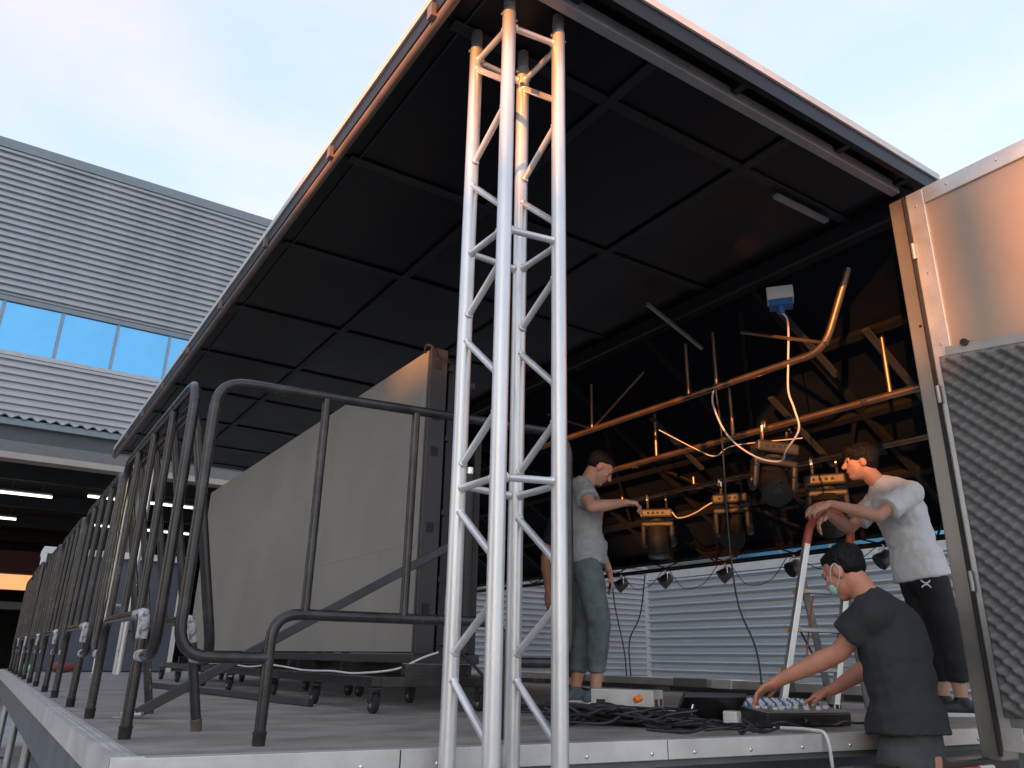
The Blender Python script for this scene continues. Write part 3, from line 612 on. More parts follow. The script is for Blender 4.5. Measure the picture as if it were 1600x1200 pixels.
for P_, x, z, ys_ in ((P2, 4.6, 1.912, (2.35, 2.75, 4.2, 5.0, 5.7)), (P3, 5.3, 1.80, (3.1, 4.1, 4.9, 5.9))):
    for y in ys_: MB((x, P_.location.y, z)).cyl((x, y, z + 0.004), (x, y + 0.05, z + 0.004), 0.0255, 12).build('tape_band', 'rubber', P_)

# far lighting truss along the wing edge
ft = thing('edge_truss', 'long thin black lattice truss along the low far edge of the wing', 'truss', (6.2, 2.0, 1.25)); FTO = (6.2, 2.0, 1.25)
for dx, dz in ((-0.02, 0.0), (0.10, 0.0), (0.04, 0.13)):
    MB(FTO).cyl((6.18 + dx, 2.05, 1.245 + dz), (6.18 + dx, 11.4, 1.235 + dz), 0.013, 8).build('chord', 'wing_beam', ft)
y = 2.1; k = 0
while y < 11.0:
    a, b = (1.245, 1.375) if k % 2 == 0 else (1.375, 1.245)
    MB(FTO).cyl((6.16 if k % 2 == 0 else 6.22, y, a), (6.22 if k % 2 == 0 else 6.16, y + 0.42, b), 0.007, 6).build('lacing', 'wing_beam', ft); y += 0.42; k += 1
for y in (3.3, 5.6, 8.0):
    MB(FTO).tube([(6.2, y, 1.25), (6.0, y + 0.25, wz(6.0) - 0.03)], 0.01, 6).build('stay', 'wing_beam', ft)
    MB(FTO).tube([(6.2, y, 1.25), (5.7, y - 0.5, wz(5.7) - 0.03)], 0.01, 6).build('stay', 'wing_beam', ft)

# ------------------------------------------------------------------ moving heads
def moving_head(loc, rz, tilt, label, lean=0.0):
    t = thing('moving_head_light', label, 'stage light', loc, rz, 'moving head lights on the pipes'); t.rotation_euler = (0, lean, rz)
    for s_ in (-1, 1):
        c = MB(); c.tube(fillet([(s_ * 0.09, 0, -0.13), (s_ * 0.09, 0.034, -0.05), (s_ * 0.09, 0.034, 0.02), (s_ * 0.09, 0, 0.036), (s_ * 0.09, -0.034, 0.02), (s_ * 0.09, -0.034, -0.02)], 0.015, 3), 0.011, 8); ck = c.build('clamp', 'chrome' if s_ < 0 else 'black_steel', t)
        MB().cyl((s_ * 0.09, -0.075, -0.045), (s_ * 0.09, -0.03, -0.045), 0.008, 8).build('wing_bolt', 'black_steel', ck)
    b = MB(); b.cbox((0, 0, -0.175), 0.30, 0.20, 0.085); base = b.build('base', 'fixture', t, smooth=0, bevel=0.018)
    b = MB(); b.cbox((-0.152, 0, -0.175), 0.006, 0.13, 0.05); b.build('display', 'black_gloss', base, smooth=0)
    for q in range(4): MB().cbox((-0.08 + q * 0.045, -0.102, -0.175), 0.02, 0.008, 0.02).build('connector', 'rubber', base, smooth=0)
    y_ = MB(); y_.lathe((0, 0, -0.225), (0, 0, -1), [(0, 0.07), (0.025, 0.075), (0.025, 0.05)], 20); y_.build('pan_bearing', 'black_gloss', t)
    y_ = MB(); y_.cbox((0, 0, -0.275), 0.31, 0.12, 0.05); yk = y_.build('yoke', 'fixture', t, smooth=0, bevel=0.015)
    for s_ in (-1, 1):
        a = MB(); a.cbox((s_ * 0.135, 0, -0.385), 0.045, 0.13, 0.20); a.build('yoke_arm', 'fixture', t, smooth=0, bevel=0.02)
        MB().lathe((s_ * 0.158, 0, -0.42), (s_, 0, 0), [(0, 0.045), (0.012, 0.04), (0.012, 0.001)], 18).build('tilt_cap', 'black_gloss', t)
    d = V((0, math.sin(tilt), -math.cos(tilt))); c0 = V((0, 0, -0.42))
    h = MB(); h.lathe(c0 - d * 0.15, d, [(0, 0.04), (0.005, 0.075), (0.05, 0.098), (0.16, 0.105), (0.24, 0.10), (0.27, 0.104), (0.315, 0.104), (0.32, 0.09), (0.30, 0.085), (0.30, 0.001)], 26); hd = h.build('head', 'fixture', t)
    l_ = MB(); l_.lathe(c0 + d * 0.150, d, [(0, 0.083), (0.012, 0.07), (0.02, 0.04), (0.024, 0.001)], 20); l_.build('lens', 'lens', hd)
    for q in range(5):
        z = -0.10 + q * 0.022; f = MB(); f.lathe(c0 + d * z, d, [(0, 0.1), (0, 0.1075), (0.008, 0.1075), (0.008, 0.1)], 26); f.build('cooling_fin', 'black_gloss', hd)
    return t
moving_head((5.3, 5.50, 1.80), R_(-48), R_(-12), 'moving head light nearest the man in the grey shirt, hanging low')
moving_head((5.3, 4.57, 1.80), R_(-62), R_(-38), 'central moving head light with orange sunlit yoke')
moving_head((4.6, 3.50, 1.912), R_(-35), R_(-50), 'tilted spotlight high under the wing with white cable looped on it', lean=R_(8))
moving_head((5.3, 3.62, 1.80), R_(-58), R_(40), 'moving head light just in front of the white shirted man')

# ------------------------------------------------------------------ small par cans under the edge truss
def par(loc, rz, tilt, label, m='black_plastic'):
    t = thing('par_light', label, 'stage light', loc, rz, 'small par lights on the edge truss'); t.scale = (0.72, 0.72, 0.72)
    c = MB(); c.tube(fillet([(0, 0.02, 0.0), (0, 0.02, 0.05), (0, -0.02, 0.05), (0, -0.02, 0.0), (0, 0, -0.03)], 0.012, 3), 0.007, 8); c.build('clamp', 'chrome', t)
    b = MB(); b.tube(fillet([(-0.11, 0, -0.15), (-0.11, 0, -0.035), (0.11, 0, -0.035), (0.11, 0, -0.15)], 0.015, 3), 0.008, 8); b.build('bracket', 'chrome', t)
    d = V((0, -math.cos(tilt), -math.sin(tilt))); c0 = V((0, 0, -0.15))
    h = MB(); h.lathe(c0 - d * 0.10, d, [(0, 0.03), (0.004, 0.055), (0.05, 0.085), (0.16, 0.095), (0.175, 0.10), (0.20, 0.10), (0.20, 0.088), (0.185, 0.085), (0.185, 0.001)], 24); hd = h.build('can', m, t)
    l_ = MB(); l_.lathe(c0 + d * 0.086, d, [(0, 0.083), (0.008, 0.06), (0.01, 0.001)], 18); l_.build('lens', 'lens', hd)
    return t
for (yy, rz, tl, lab) in ((7.05, -120, 35, 'leftmost small par light, beside the grey shirted man'), (6.32, -125, 40, 'second small par light from the left on the edge truss'),
                     (5.47, -130, 35, 'third small par light, left of the ladder'), (4.64, -110, 30, 'small par light just left of the ladder rail'), (3.75, -120, 35, 'small par light between the two heads right of the ladder')):
    par((6.18, yy, 1.232), R_(rz), R_(tl), lab)

# ------------------------------------------------------------------ hanging socket box and cables
sb = thing('socket_box', 'grey and blue power socket box hanging under the roof', 'socket', (4.06, 2.95, 2.52)); SBO = (4.06, 2.95, 2.52)
rm = Matrix.Rotation(R_(-52), 3, 'Z')
MB(SBO).cbox((4.06, 2.95, 2.61), 0.17, 0.13, 0.09, rm).build('housing', 'white_plastic', sb, smooth=0, bevel=0.008)
MB(SBO).cbox((4.06, 2.95, 2.545), 0.15, 0.115, 0.045, rm).build('socket_face', 'blue_plastic', sb, smooth=0, bevel=0.006)
MB(SBO).cyl((4.04, 2.94, 2.525), (4.04, 2.94, 2.47), 0.024, 12).build('plug', 'blue_plastic', sb)
MB(SBO).cyl((4.06, 2.95, 2.65), (4.06, 2.95, 2.72), 0.01, 8).build('stem', 'black_steel', sb)
def cable(pts, r, m, label, n=8, name='cable'):
    b = MB(pts[0]); b.tube(spline(pts, n), r, 8); return tag(b.build(name, m), label, 'cable')
cable([(4.04, 2.94, 2.48), (4.08, 2.93, 2.44), (4.15, 2.98, 2.37), (4.15, 3.01, 2.15), (4.15, 3.03, 1.97), (4.15, 3.0, 1.84), (4.16, 2.99, 1.70), (4.2, 3.13, 1.60), (4.35, 3.3, 1.58), (4.25, 3.42, 1.62), (4.15, 3.56, 1.78), (4.15, 3.68, 2.05), (4.16, 3.66, 2.20)], 0.0065, 'cable_white', 'white power cable dropping from the socket box and looping up to the pipe')
cable([(4.16, 3.655, 2.2), (4.16, 3.63, 1.81), (4.16, 3.635, 1.3), (4.16, 3.628, 0.91), (4.16, 3.592, 0.62), (4.16, 3.487, 0.377), (4.16, 3.462, 0.15), (4.1, 3.45, 0.02), (3.95, 3.42, 0.012)], 0.006, 'cable_black', 'long thin dark cable hanging from the bent pipe down to the deck')
cable([(6.16, 6.62, 1.25), (6.1, 6.67, 0.77), (6.05, 6.8, 0.5), (6.0, 6.75, 0.2), (5.9, 6.6, 0.02), (5.7, 6.3, 0.012)], 0.007, 'cable_black', 'right one of two black cables hanging before the ribbed wall')
cable([(6.16, 7.2, 1.23), (6.1, 7.1, 0.9), (6.05, 6.9, 0.4), (5.95, 6.75, 0.1), (5.8, 6.5, 0.012)], 0.007, 'cable_black', 'left one of two black cables hanging before the ribbed wall')
for i, (ya, yb, dz) in enumerate(((7.0, 6.35, 0.16), (6.25, 5.55, 0.2), (5.4, 4.7, 0.22), (4.6, 3.8, 0.14))):
    cable([(6.16, ya, 1.22), (6.15, ya * 0.7 + yb * 0.3, 1.22 - dz), (6.15, ya * 0.3 + yb * 0.7, 1.22 - dz * 0.9), (6.16, yb, 1.22)], 0.004, 'cable_black', ['sagging thin cable between the two leftmost par lights', 'sagging thin cable between the second and third par lights', 'sagging thin cable left of the ladder between par lights', 'sagging thin cable behind the ladder top'][i])
cable([(5.3, 5.3, 1.62), (5.28, 5.2, 1.55), (5.27, 5.0, 1.56), (5.27, 4.8, 1.62), (5.28, 4.7, 1.64)], 0.006, 'cable_white', 'short pale cable strung between the two low moving heads')
cable([(4.62, 3.3, 1.79), (4.6, 3.9, 1.86), (4.55, 4.05, 1.80), (4.5, 4.2, 1.88), (4.3, 4.4, 2.05)], 0.004, 'cable_white', 'thin pale wire running off behind the tilted spotlight')

# ------------------------------------------------------------------ ladder
RT = V((0.838, -0.546, 0)); FH = V((0.546, 0.838, 0))
LDO = V((4.42, 3.315, 0))
def la(a, b, z): return LDO + RT * a + FH * b + V((0, 0, z))
ld = thing('step_ladder', 'aluminium step ladder with a red plastic hoop on top', 'ladder', LDO)
def LDM(): return MB(LDO)
up_l = (la(-0.195, -0.04, 0.0), la(0.085, 0.0, 1.03)); up_r = (la(0.19, 0.10, 0.0), la(0.405, 0.08, 1.03))
for p_, q_ in (up_l, up_r):
    LDM().bar(p_, q_, 0.036, 0.06, FH).build('rail', 'alu', ld, smooth=0, bevel=0.004)
    LDM().cbox(p_ + V((0, 0, 0.02)), 0.04, 0.07, 0.04).build('foot', 'rubber', ld, smooth=0)
hoop = fillet([up_l[1] - (up_l[1] - up_l[0]).normalized() * 0.03, la(0.125, 0.01, 1.16), la(0.22, 0.03, 1.255), la(0.34, 0.05, 1.255), la(0.43, 0.07, 1.15), up_r[1] - (up_r[1] - up_r[0]).normalized() * 0.03], 0.09, 6)
LDM().tube(hoop, 0.027, 14).build('hoop', 'red_plastic', ld)
for k, f in enumerate((0.235, 0.47, 0.705)):
    a = up_l[0].lerp(up_l[1], f); b = up_r[0].lerp(up_r[1], f); st = LDM(); st.bar(a + FH * 0.03, b + FH * 0.03, 0.085, 0.026); s_ = st.build('step', 'alu_dull', ld, smooth=0, bevel=0.004)
    for e, dd in ((a, 1), (b, -1)):
        LDM().cbox(e + RT * 0.012 * dd + FH * 0.03 + V((0, 0, 0.001)), 0.03, 0.09, 0.034).build('step_clip', 'yellow_plastic', s_, smooth=0, bevel=0.004)
for (p_, q_) in ((la(0.06, 0.08, 0.86), la(0.30, 0.42, 0.0)), (la(0.36, 0.13, 0.86), la(0.56, 0.45, 0.0))):
    LDM().bar(p_, q_, 0.024, 0.045, RT).build('rear_rail', 'alu_dull', ld, smooth=0, bevel=0.004)
LDM().bar(la(0.22, 0.3, 0.28), la(0.50, 0.34, 0.28), 0.02, 0.03).build('rear_brace', 'alu_dull', ld, smooth=0)
LDM().tube([la(0.105, 0.03, 0.70), la(0.085, 0.1, 0.52), la(0.05, 0.12, 0.30)], 0.006, 6).build('strap', 'red_plastic', ld)
LDM().tube(spline([la(0.0, 0.03, 0.47), la(0.05, 0.1, 0.42), la(0.1, 0.16, 0.36), la(0.16, 0.25, 0.30)]), 0.007, 6).build('strap', 'cable_black', ld)

# ------------------------------------------------------------------ gear on the deck
bx = thing('aluminium_box', 'flat silver aluminium box on the deck by the grey shirted man', 'box', (3.15, 3.62, 0)); BO = (3.15, 3.62, 0)
rb = Matrix.Rotation(R_(-62), 3, 'Z')
bc = V((3.08, 3.50, 0.064))
MB(BO).cbox(bc, 0.36, 0.17, 0.125, rb).build('case', 'alu_trim', bx, smooth=0, bevel=0.004)
for s_ in (-1, 1):
    MB(BO).cbox(bc + rb @ V((0.182, s_ * 0.04, 0.0)), 0.006, 0.03, 0.035, rb).build('socket', 'black_plastic', bx, smooth=0)
MB(BO).cbox(bc + rb @ V((-0.12, -0.088, 0.0)), 0.05, 0.008, 0.02, rb).build('handle', 'black_steel', bx, smooth=0)
ad = thing('power_adapter', 'small white power adapter block on the deck near the front edge', 'adapter', (3.05, 2.72, 0)); AO = (3.05, 2.72, 0)
MB(AO).cbox((3.05, 2.72, 0.032), 0.09, 0.07, 0.06, Matrix.Rotation(R_(20), 3, 'Z')).build('block', 'white_plastic', ad, smooth=0, bevel=0.008)
MB(AO).tube(spline([(3.09, 2.70, 0.02), (3.16, 2.68, 0.02), (3.28, 2.72, 0.012), (3.4, 2.9, 0.012)]), 0.006, 6).build('lead', 'cable_black', ad)
pile = thing('cable_pile', 'tangled heap of black cables on the deck behind the truss', 'cables', (2.45, 2.95, 0)); PO = V((2.45, 2.95, 0))
rnd = random.Random(11)
for k in range(40):
    pts = []; cx, cy = rnd.uniform(-0.34, 0.46), rnd.uniform(-0.16, 0.18); ph = rnd.uniform(0, 6.28); rx, ry = rnd.uniform(0.05, 0.22), rnd.uniform(0.05, 0.16)
    turns = rnd.choice((1.1, 1.6, 2.3)); N = int(11 * turns); top = 0.09 * max(0.25, 1 - ((cx + 0.05) / 0.5) ** 2)
    z0, z1 = rnd.uniform(0.01, top), rnd.uniform(0.01, top); tw = rnd.uniform(-0.5, 0.5)
    for q in range(N):
        t = ph + q / N * turns * 6.283; w = 1 + 0.22 * math.sin(q * 1.7 + k) + rnd.uniform(-0.1, 0.1)
        a_, b_ = rx * w * math.cos(t), ry * w * math.sin(t)
        pts.append(PO + RT * (cx + a_ * math.cos(tw) - b_ * math.sin(tw)) + V((0.1, 0.99, 0)) * (cy + a_ * math.sin(tw) * 0.6 + b_ * math.cos(tw)) + V((0, 0, max(0.01, z0 + (z1 - z0) * (0.5 + 0.5 * math.sin(t * 1.0 + k)) + rnd.uniform(-0.012, 0.012)))))
    MB(PO).tube(spline(pts, 5), rnd.choice((0.0065, 0.008, 0.0055)), 7).build('cable', 'cable_black', pile)
for k in range(9):
    a0 = rnd.uniform(0.35, 0.8); p0 = PO + RT * a0 + FH * rnd.uniform(-0.1, 0.3); ang = rnd.uniform(0, 6.28); pts = []
    for q in range(9):
        ang += rnd.uniform(-0.9, 1.1); p0 = p0 + V((math.cos(ang), math.sin(ang), 0)) * 0.09; p0.z = rnd.uniform(0.008, 0.035); p0.y = max(p0.y, yf(p0.x) + 0.10); pts.append(p0.copy())
    MB(PO).tube(spline(pts, 6), 0.006, 7).build('loose_cable', 'cable_black', pile)
c_ = PO + RT * 0.16 + FH * 0.08 + V((0, 0, 0.10)); MB(PO).cyl(c_, c_ + V((0.035, 0.0, 0.012)), 0.015, 10).build('orange_plug', 'orange_plastic', pile)
cable([(2.75, 3.2, 0.03), (2.95, 3.2, 0.02), (3.2, 3.25, 0.025), (3.35, 3.15, 0.02), (3.5, 3.2, 0.02)], 0.008, 'cable_white', 'white cable lying across the deck right of the black heap')
cable([(2.98, yf(2.98) + 0.25, 0.012), (2.97, yf(2.97) + 0.05, 0.018), (2.965, yf(2.97) - 0.02, 0.0), (2.97, yf(2.97) - 0.03, -0.12), (2.99, yf(2.97) - 0.02, -0.4), (3.0, yf(2.97), -0.9), (3.0, yf(2.97) + 0.2, -0.985)], 0.007, 'cable_white', 'pale cable hanging down over the front edge of the deck')
# mixing desk
mxo = V((3.30, 2.62, 0)); mx = thing('mixing_desk', 'grey audio mixing desk with knobs on the deck before the black shirted man', 'mixer', mxo)
rmx = Matrix.Rotation(R_(-8), 3, 'Z') @ Matrix.Rotation(R_(6), 3, 'X')
mc = V((3.33, 2.66, 0.05)); MB(mxo).cbox(mc, 0.52, 0.36, 0.06, rmx).build('body', 'black_plastic', mx, smooth=0, bevel=0.008)
MB(mxo).cbox(mc + rmx @ V((0, 0, 0.032)), 0.50, 0.34, 0.006, rmx).build('control_panel', 'alu_dull', mx, smooth=0)
km = MB().lathe((0, 0, 0), (0, 0, 1), [(0, 0.007), (0.014, 0.006), (0.015, 0.001)], 8).mesh('knob', 'white_plastic'); km2 = MB().lathe((0, 0, 0), (0, 0, 1), [(0, 0.007), (0.014, 0.006), (0.015, 0.001)], 8).mesh('knob', 'blue_plastic')
for i in range(13):
    for j in range(7):
        pz = mc + rmx @ V((-0.22 + i * 0.036, -0.02 + j * 0.026, 0.035)) - mxo; inst('knob', km if (i + j) % 3 else km2, mx, pz)
fm_ = MB().box((-0.006, -0.010, 0), (0.006, 0.010, 0.012)).mesh('fader', 'white_plastic', 0)
for i in range(13): inst('fader', fm_, mx, mc + rmx @ V((-0.22 + i * 0.036, -0.10 + rnd.uniform(-0.03, 0.03), 0.035)) - mxo)
lid = thing('case_lid', 'black slanted case lid leaning beside the mixing desk', 'case lid', (2.95, 2.75, 0))
MB((2.95, 2.75, 0)).cbox((2.98, 2.80, 0.075), 0.30, 0.03, 0.22, Matrix.Rotation(R_(-28), 3, 'Z') @ Matrix.Rotation(R_(58), 3, 'X')).build('panel', 'black_plastic', lid, smooth=0, bevel=0.006)
MB((2.95, 2.75, 0)).tube([(2.86, 2.82, 0.012), (2.88, 2.80, 0.10), (2.90, 2.86, 0.13)], 0.006, 6).build('stay', 'chrome', lid)
# long wrapped aluminium profiles lying along the far deck edge
pr = thing('wrapped_profile', 'long aluminium profile partly wrapped in grey paper along the far deck edge', 'profile', (5.95, 4.0, 0.06)); PRO = (5.95, 4.0, 0.06)
MB(PRO).box((5.90, 3.9, 0.055), (6.06, 9.8, 0.125)).build('profile_bar', 'alu_trim', pr, smooth=0, bevel=0.004)
for (a, b, m_) in ((5.55, 6.0, 'wrap_grey'), (5.25, 5.5, 'white_paint'), (4.55, 4.85, 'wrap_grey'), (7.4, 7.9, 'wrap_grey')):
    MB(PRO).box((5.89, a, 0.05), (6.07, b, 0.131)).build('paper_wrap', m_, pr, smooth=0, bevel=0.006)
for y in (4.2, 6.2, 8.4): MB(PRO).box((5.92, y, 0.001), (6.04, y + 0.08, 0.05)).build('packing_block', 'wrap_grey', pr, smooth=0)
# equipment cabinet and odds at the far deck end
ec = thing('equipment_cabinet', 'blue grey equipment cabinet with white frame at the back of the deck', 'cabinet', (1.4, 13.0, 0)); EO = (1.4, 13.0, 0)
MB(EO).box((0.62, 12.9, 0.01), (2.42, 13.5, 1.56)).build('body', 'case_blue', ec, smooth=0, bevel=0.01)
for lo, hi in (((0.56, 12.86, 1.565), (2.48, 13.54, 1.66)), ((0.55, 12.86, 0.0), (0.615, 12.96, 1.563)), ((2.425, 12.86, 0.0), (2.49, 12.96, 1.563))):
    MB(EO).box(lo, hi).build('frame_bar', 'white_paint', ec, smooth=0, bevel=0.006)
MB(EO).box((1.50, 12.88, 0.02), (1.52, 12.898, 1.55)).build('door_gap', 'rubber', ec, smooth=0)
MB(EO).tube(fillet([(1.75, 12.88, 0.25), (1.75, 12.84, 0.55), (2.15, 12.84, 0.58), (2.15, 12.88, 0.25)], 0.06), 0.012, 8).build('handle', 'black_steel', ec)
bl = MB((0.6, 12.6, 0)); bl.cbox((0.62, 12.6, 0.045), 0.22, 0.16, 0.09); tag(bl.build('tool_box', 'mint', smooth=0, bevel=0.03), 'small mint green box at the far left deck corner', 'box')
bl = MB((1.0, 12.2, 0)); bl.ell((1.02, 12.2, 0.07), ((0.16, 0, 0), (0, 0.10, 0), (0, 0, 0.07))); tag(bl.build('tool_bag', 'maroon_cloth'), 'small red bag on the deck before the cabinet', 'bag')

# ------------------------------------------------------------------ people
def bake(o):
    dg = bpy.context.evaluated_depsgraph_get(); me = bpy.data.meshes.new_from_object(o.evaluated_get(dg)); o.modifiers.clear(); o.data = me
    me.polygons.foreach_set('use_smooth', [True] * len(me.polygons)); return o
CL = bpy.data.textures.new('folds', 'CLOUDS'); CL.noise_scale = 0.10; CL.noise_depth = 2
CF = bpy.data.textures.new('creases', 'CLOUDS'); CF.noise_scale = 0.042; CF.noise_depth = 1
CH = bpy.data.textures.new('strands', 'CLOUDS'); CH.noise_scale = 0.018; CH.noise_depth = 1
def skinned(mb, name, m, parent, voxel, smooth=4, disp=0.0, tex=None):
    o = mb.build(name, m, parent)
    r = o.modifiers.new('r', 'REMESH'); r.mode = 'VOXEL'; r.voxel_size = voxel; r.use_smooth_shade = True
    s_ = o.modifiers.new('s', 'SMOOTH'); s_.iterations = smooth; s_.factor = 0.5
    if disp:
        d = o.modifiers.new('d', 'DISPLACE'); d.texture = tex or CL; d.strength = disp; d.mid_level = 0.5; d.texture_coords = 'LOCAL'
    if disp and tex is None:
        d = o.modifiers.new('d2', 'DISPLACE'); d.texture = CF; d.strength = disp * 0.22; d.mid_level = 0.5; d.texture_coords = 'LOCAL'
    return bake(o)
def person(O, label, J, hf, hu, skin, tee, pants, shoe, grp=None, pants_end=0.16, hairfn=None, sleeve=0.62, hands=None, fit=0.0, hem=0.0):
    O = V(O); t = thing('person', label, 'person', O, 0, 'men working on the stage')
    def W(a, b, z): return RT * a + FH * b + V((0, 0, z - O.z))
    def D(a, b, z): return RT * a + FH * b + V((0, 0, z))
    j = {k: W(*v) for k, v in J.items()}
    f = D(*hf).normalized(); u = D(*hu); u = (u - f * u.dot(f)).normalized(); l = u.cross(f)
    lat = (j['shL'] - j['shR']).normalized(); spine = (j['neck'] - j['pelvis']).normalized(); fw = lat.cross(spine).normalized()
    hlat = (j['hipL'] - j['hipR']).normalized()
    b = MB()
    def torso(mb, g, neck=True, low=True):
        up = (j['chest'] - j['waist']).normalized(); fc = lat.cross(up).normalized()
        mb.ell(j['chest'] + up * 0.02, (lat * (0.165 + g), fc * (0.108 + g), up * (0.19 + g)), 20, 14)
        mb.ell(j['chest'].lerp(j['waist'], 0.5), (lat * (0.148 + g), fc * (0.105 + g), up * (0.17 + g)), 20, 14)
        up2 = (j['waist'] - j['pelvis']).normalized(); fc2 = hlat.cross(up2).normalized()
        mb.ell(j['waist'], (hlat * (0.142 + g), fc2 * (0.100 + g), up2 * (0.14 + g)), 20, 14)
        if low: mb.ell(j['pelvis'], (hlat * (0.158 + g), fc2 * (0.118 + g), up2 * (0.14 + g)), 20, 14)
        mb.capsule(j['shL'] - lat * 0.015, j['shR'] + lat * 0.015, 0.056 + g, 0.056 + g, 14)
        for s_ in ('shL', 'shR'): mb.capsule(j['neck'] - spine * 0.02, j[s_], 0.05 + g, 0.045 + g, 12)
    torso(b, 0.0)
    hc = j['head']
    b.capsule(j['neck'] - spine * 0.04, hc - u * 0.05 - f * 0.025, 0.060, 0.056, 14)
    # head
    b.ell(hc + u * 0.025 - f * 0.012, (l * 0.074, f * 0.094, u * 0.088), 20, 14)
    b.ell(hc - u * 0.030 + f * 0.022, (l * 0.062, f * 0.068, u * 0.085), 18, 12)
    b.ell(hc - u * 0.088 + f * 0.052, (l * 0.034, f * 0.032, u * 0.028), 14, 10)
    b.capsule(hc + u * 0.012 + f * 0.084, hc - u * 0.026 + f * 0.108, 0.010, 0.0135, 10)
    b.capsule(hc + u * 0.026 + f * 0.078 + l * 0.03, hc + u * 0.026 + f * 0.078 - l * 0.03, 0.013, 0.013, 10)
    b.capsule(hc - u * 0.058 + f * 0.082 + l * 0.014, hc - u * 0.058 + f * 0.082 - l * 0.014, 0.010, 0.010, 8)
    for s_ in (-1, 1):
        b.ell(hc + l * (0.073 * s_) - f * 0.010 - u * 0.008, (l * 0.012, f * 0.022 + u * 0.006, u * 0.034), 12, 8)
        b.ell(hc + l * (0.036 * s_) + f * 0.058 - u * 0.012, (l * 0.024, f * 0.024, u * 0.022), 12, 8)
    # arms and hands
    for s_ in 'LR':
        sh, el, wr = j['sh' + s_], j['el' + s_], j['wr' + s_]
        b.capsule(sh, el, 0.050, 0.040, 14); b.capsule(el, el.lerp(wr, 0.35), 0.040, 0.043, 14); b.capsule(el.lerp(wr, 0.3), wr, 0.043, 0.027, 14)
        hd, hn, curl = hands[s_]; d = D(*hd).normalized(); n_ = D(*hn); n_ = (n_ - d * n_.dot(d)).normalized(); sd = d.cross(n_) * (1 if s_ == 'L' else -1)
        b.capsule(wr, wr + d * 0.03, 0.026, 0.027, 12)
        b.ell(wr + d * 0.060, (sd * 0.042, n_ * 0.019, d * 0.055), 14, 10)
        for q in range(4):
            base = wr + d * (0.098 - 0.006 * abs(q - 1.2)) + sd * ((q - 1.5) * 0.0205); ln = (0.038, 0.043, 0.040, 0.031)[q]; c1 = curl * (0.75 + 0.12 * q)
            d1 = d * math.cos(c1) + n_ * math.sin(c1); d2 = d * math.cos(c1 * 2.1) + n_ * math.sin(c1 * 2.1); d3 = d * math.cos(c1 * 2.8) + n_ * math.sin(c1 * 2.8)
            p1 = base + d1 * ln; p2 = p1 + d2 * ln * 0.72; p3 = p2 + d3 * ln * 0.5
            b.capsule(base - d * 0.02, p1, 0.0100, 0.0092, 8); b.capsule(p1, p2, 0.0092, 0.0085, 8); b.capsule(p2, p3, 0.0085, 0.0075, 8)
        tb = wr + d * 0.035 - sd * 0.030; td = (d * 0.75 - sd * 0.6 + n_ * 0.35).normalized(); t1 = tb + td * 0.042; t2 = t1 + (d * 0.9 - sd * 0.1 + n_ * 0.4 * min(1, curl + 0.3)).normalized() * 0.034
        b.capsule(tb, t1, 0.0135, 0.0115, 8); b.capsule(t1, t2, 0.0115, 0.009, 8)
    # legs
    for s_ in 'LR':
        hp, kn, an, to = j['hip' + s_], j['kn' + s_], j['an' + s_], j['to' + s_]
        b.capsule(hp, kn, 0.085, 0.055, 14); b.capsule(kn, kn.lerp(an, 0.35), 0.055, 0.056, 14); b.capsule(kn.lerp(an, 0.3), an, 0.056, 0.036, 14)
        b.capsule(an - V((0, 0, 0.05)), to, 0.034, 0.026, 12)
    skinned(b, 'body', skin, t, 0.0065, 3)
    # shirt
    g = 0.017 + fit; c = MB(); torso(c, g, low=False)
    for s_ in 'LR':
        sh, el = j['sh' + s_], j['el' + s_]; e = sh.lerp(el, sleeve); dd = (el - sh).normalized()
        c.tube([sh - dd * 0.03, sh, sh.lerp(el, sleeve * 0.5), e], [0.030 + g, 0.045 + g, 0.048 + g, 0.054 + g], 16)
    hz = (j['pelvis'] - j['waist']).normalized(); fc2 = hlat.cross(-hz).normalized()
    rp = []; 
    for q in range(5): rp.append(j['waist'].lerp(j['pelvis'] + hz * (0.03 + hem), q / 4))
    mbv = []
    for q, p_ in enumerate(rp):
        for k in range(22):
            th = 2 * math.pi * k / 22; mbv.append(p_ + hlat * math.cos(th) * (0.156 + g + (0.022 if hem > 0 else 0.008) * q / 4) + fc2 * math.sin(th) * (0.114 + g + (0.022 if hem > 0 else 0.008) * q / 4))
    fs = [(q * 22 + k, q * 22 + (k + 1) % 22, (q + 1) * 22 + (k + 1) % 22, (q + 1) * 22 + k) for q in range(4) for k in range(22)] + [tuple(range(21, -1, -1)), tuple(range(88, 110))]
    c._add(mbv, fs)
    skinned(c, 'shirt', tee, t, 0.010, 4, 0.028)
    # trousers
    c = MB(); fcp = hlat.cross(spine).normalized(); c.ell(j['pelvis'], (hlat * 0.164, fcp * 0.122, V((0, 0, 0.15))), 20, 14)
    for s_ in 'LR':
        hp, kn, an = j['hip' + s_], j['kn' + s_], j['an' + s_]
        zt = pants_end; tt = max(0.0, min(1.0, (kn.z - zt) / max(1e-3, kn.z - an.z))); e = kn.lerp(an, tt)
        c.tube([hp + V((0, 0, 0.06)), hp, hp.lerp(kn, 0.5), kn, kn.lerp(e, 0.5), e], [0.09, 0.106, 0.092, 0.078, 0.075, 0.060], 18)
        c.tube([e + V((0, 0, 0.03)), e], [0.062, 0.058], 18)
    skinned(c, 'trousers', pants, t, 0.010, 4, 0.014 if pants == 'shorts' else 0.022)
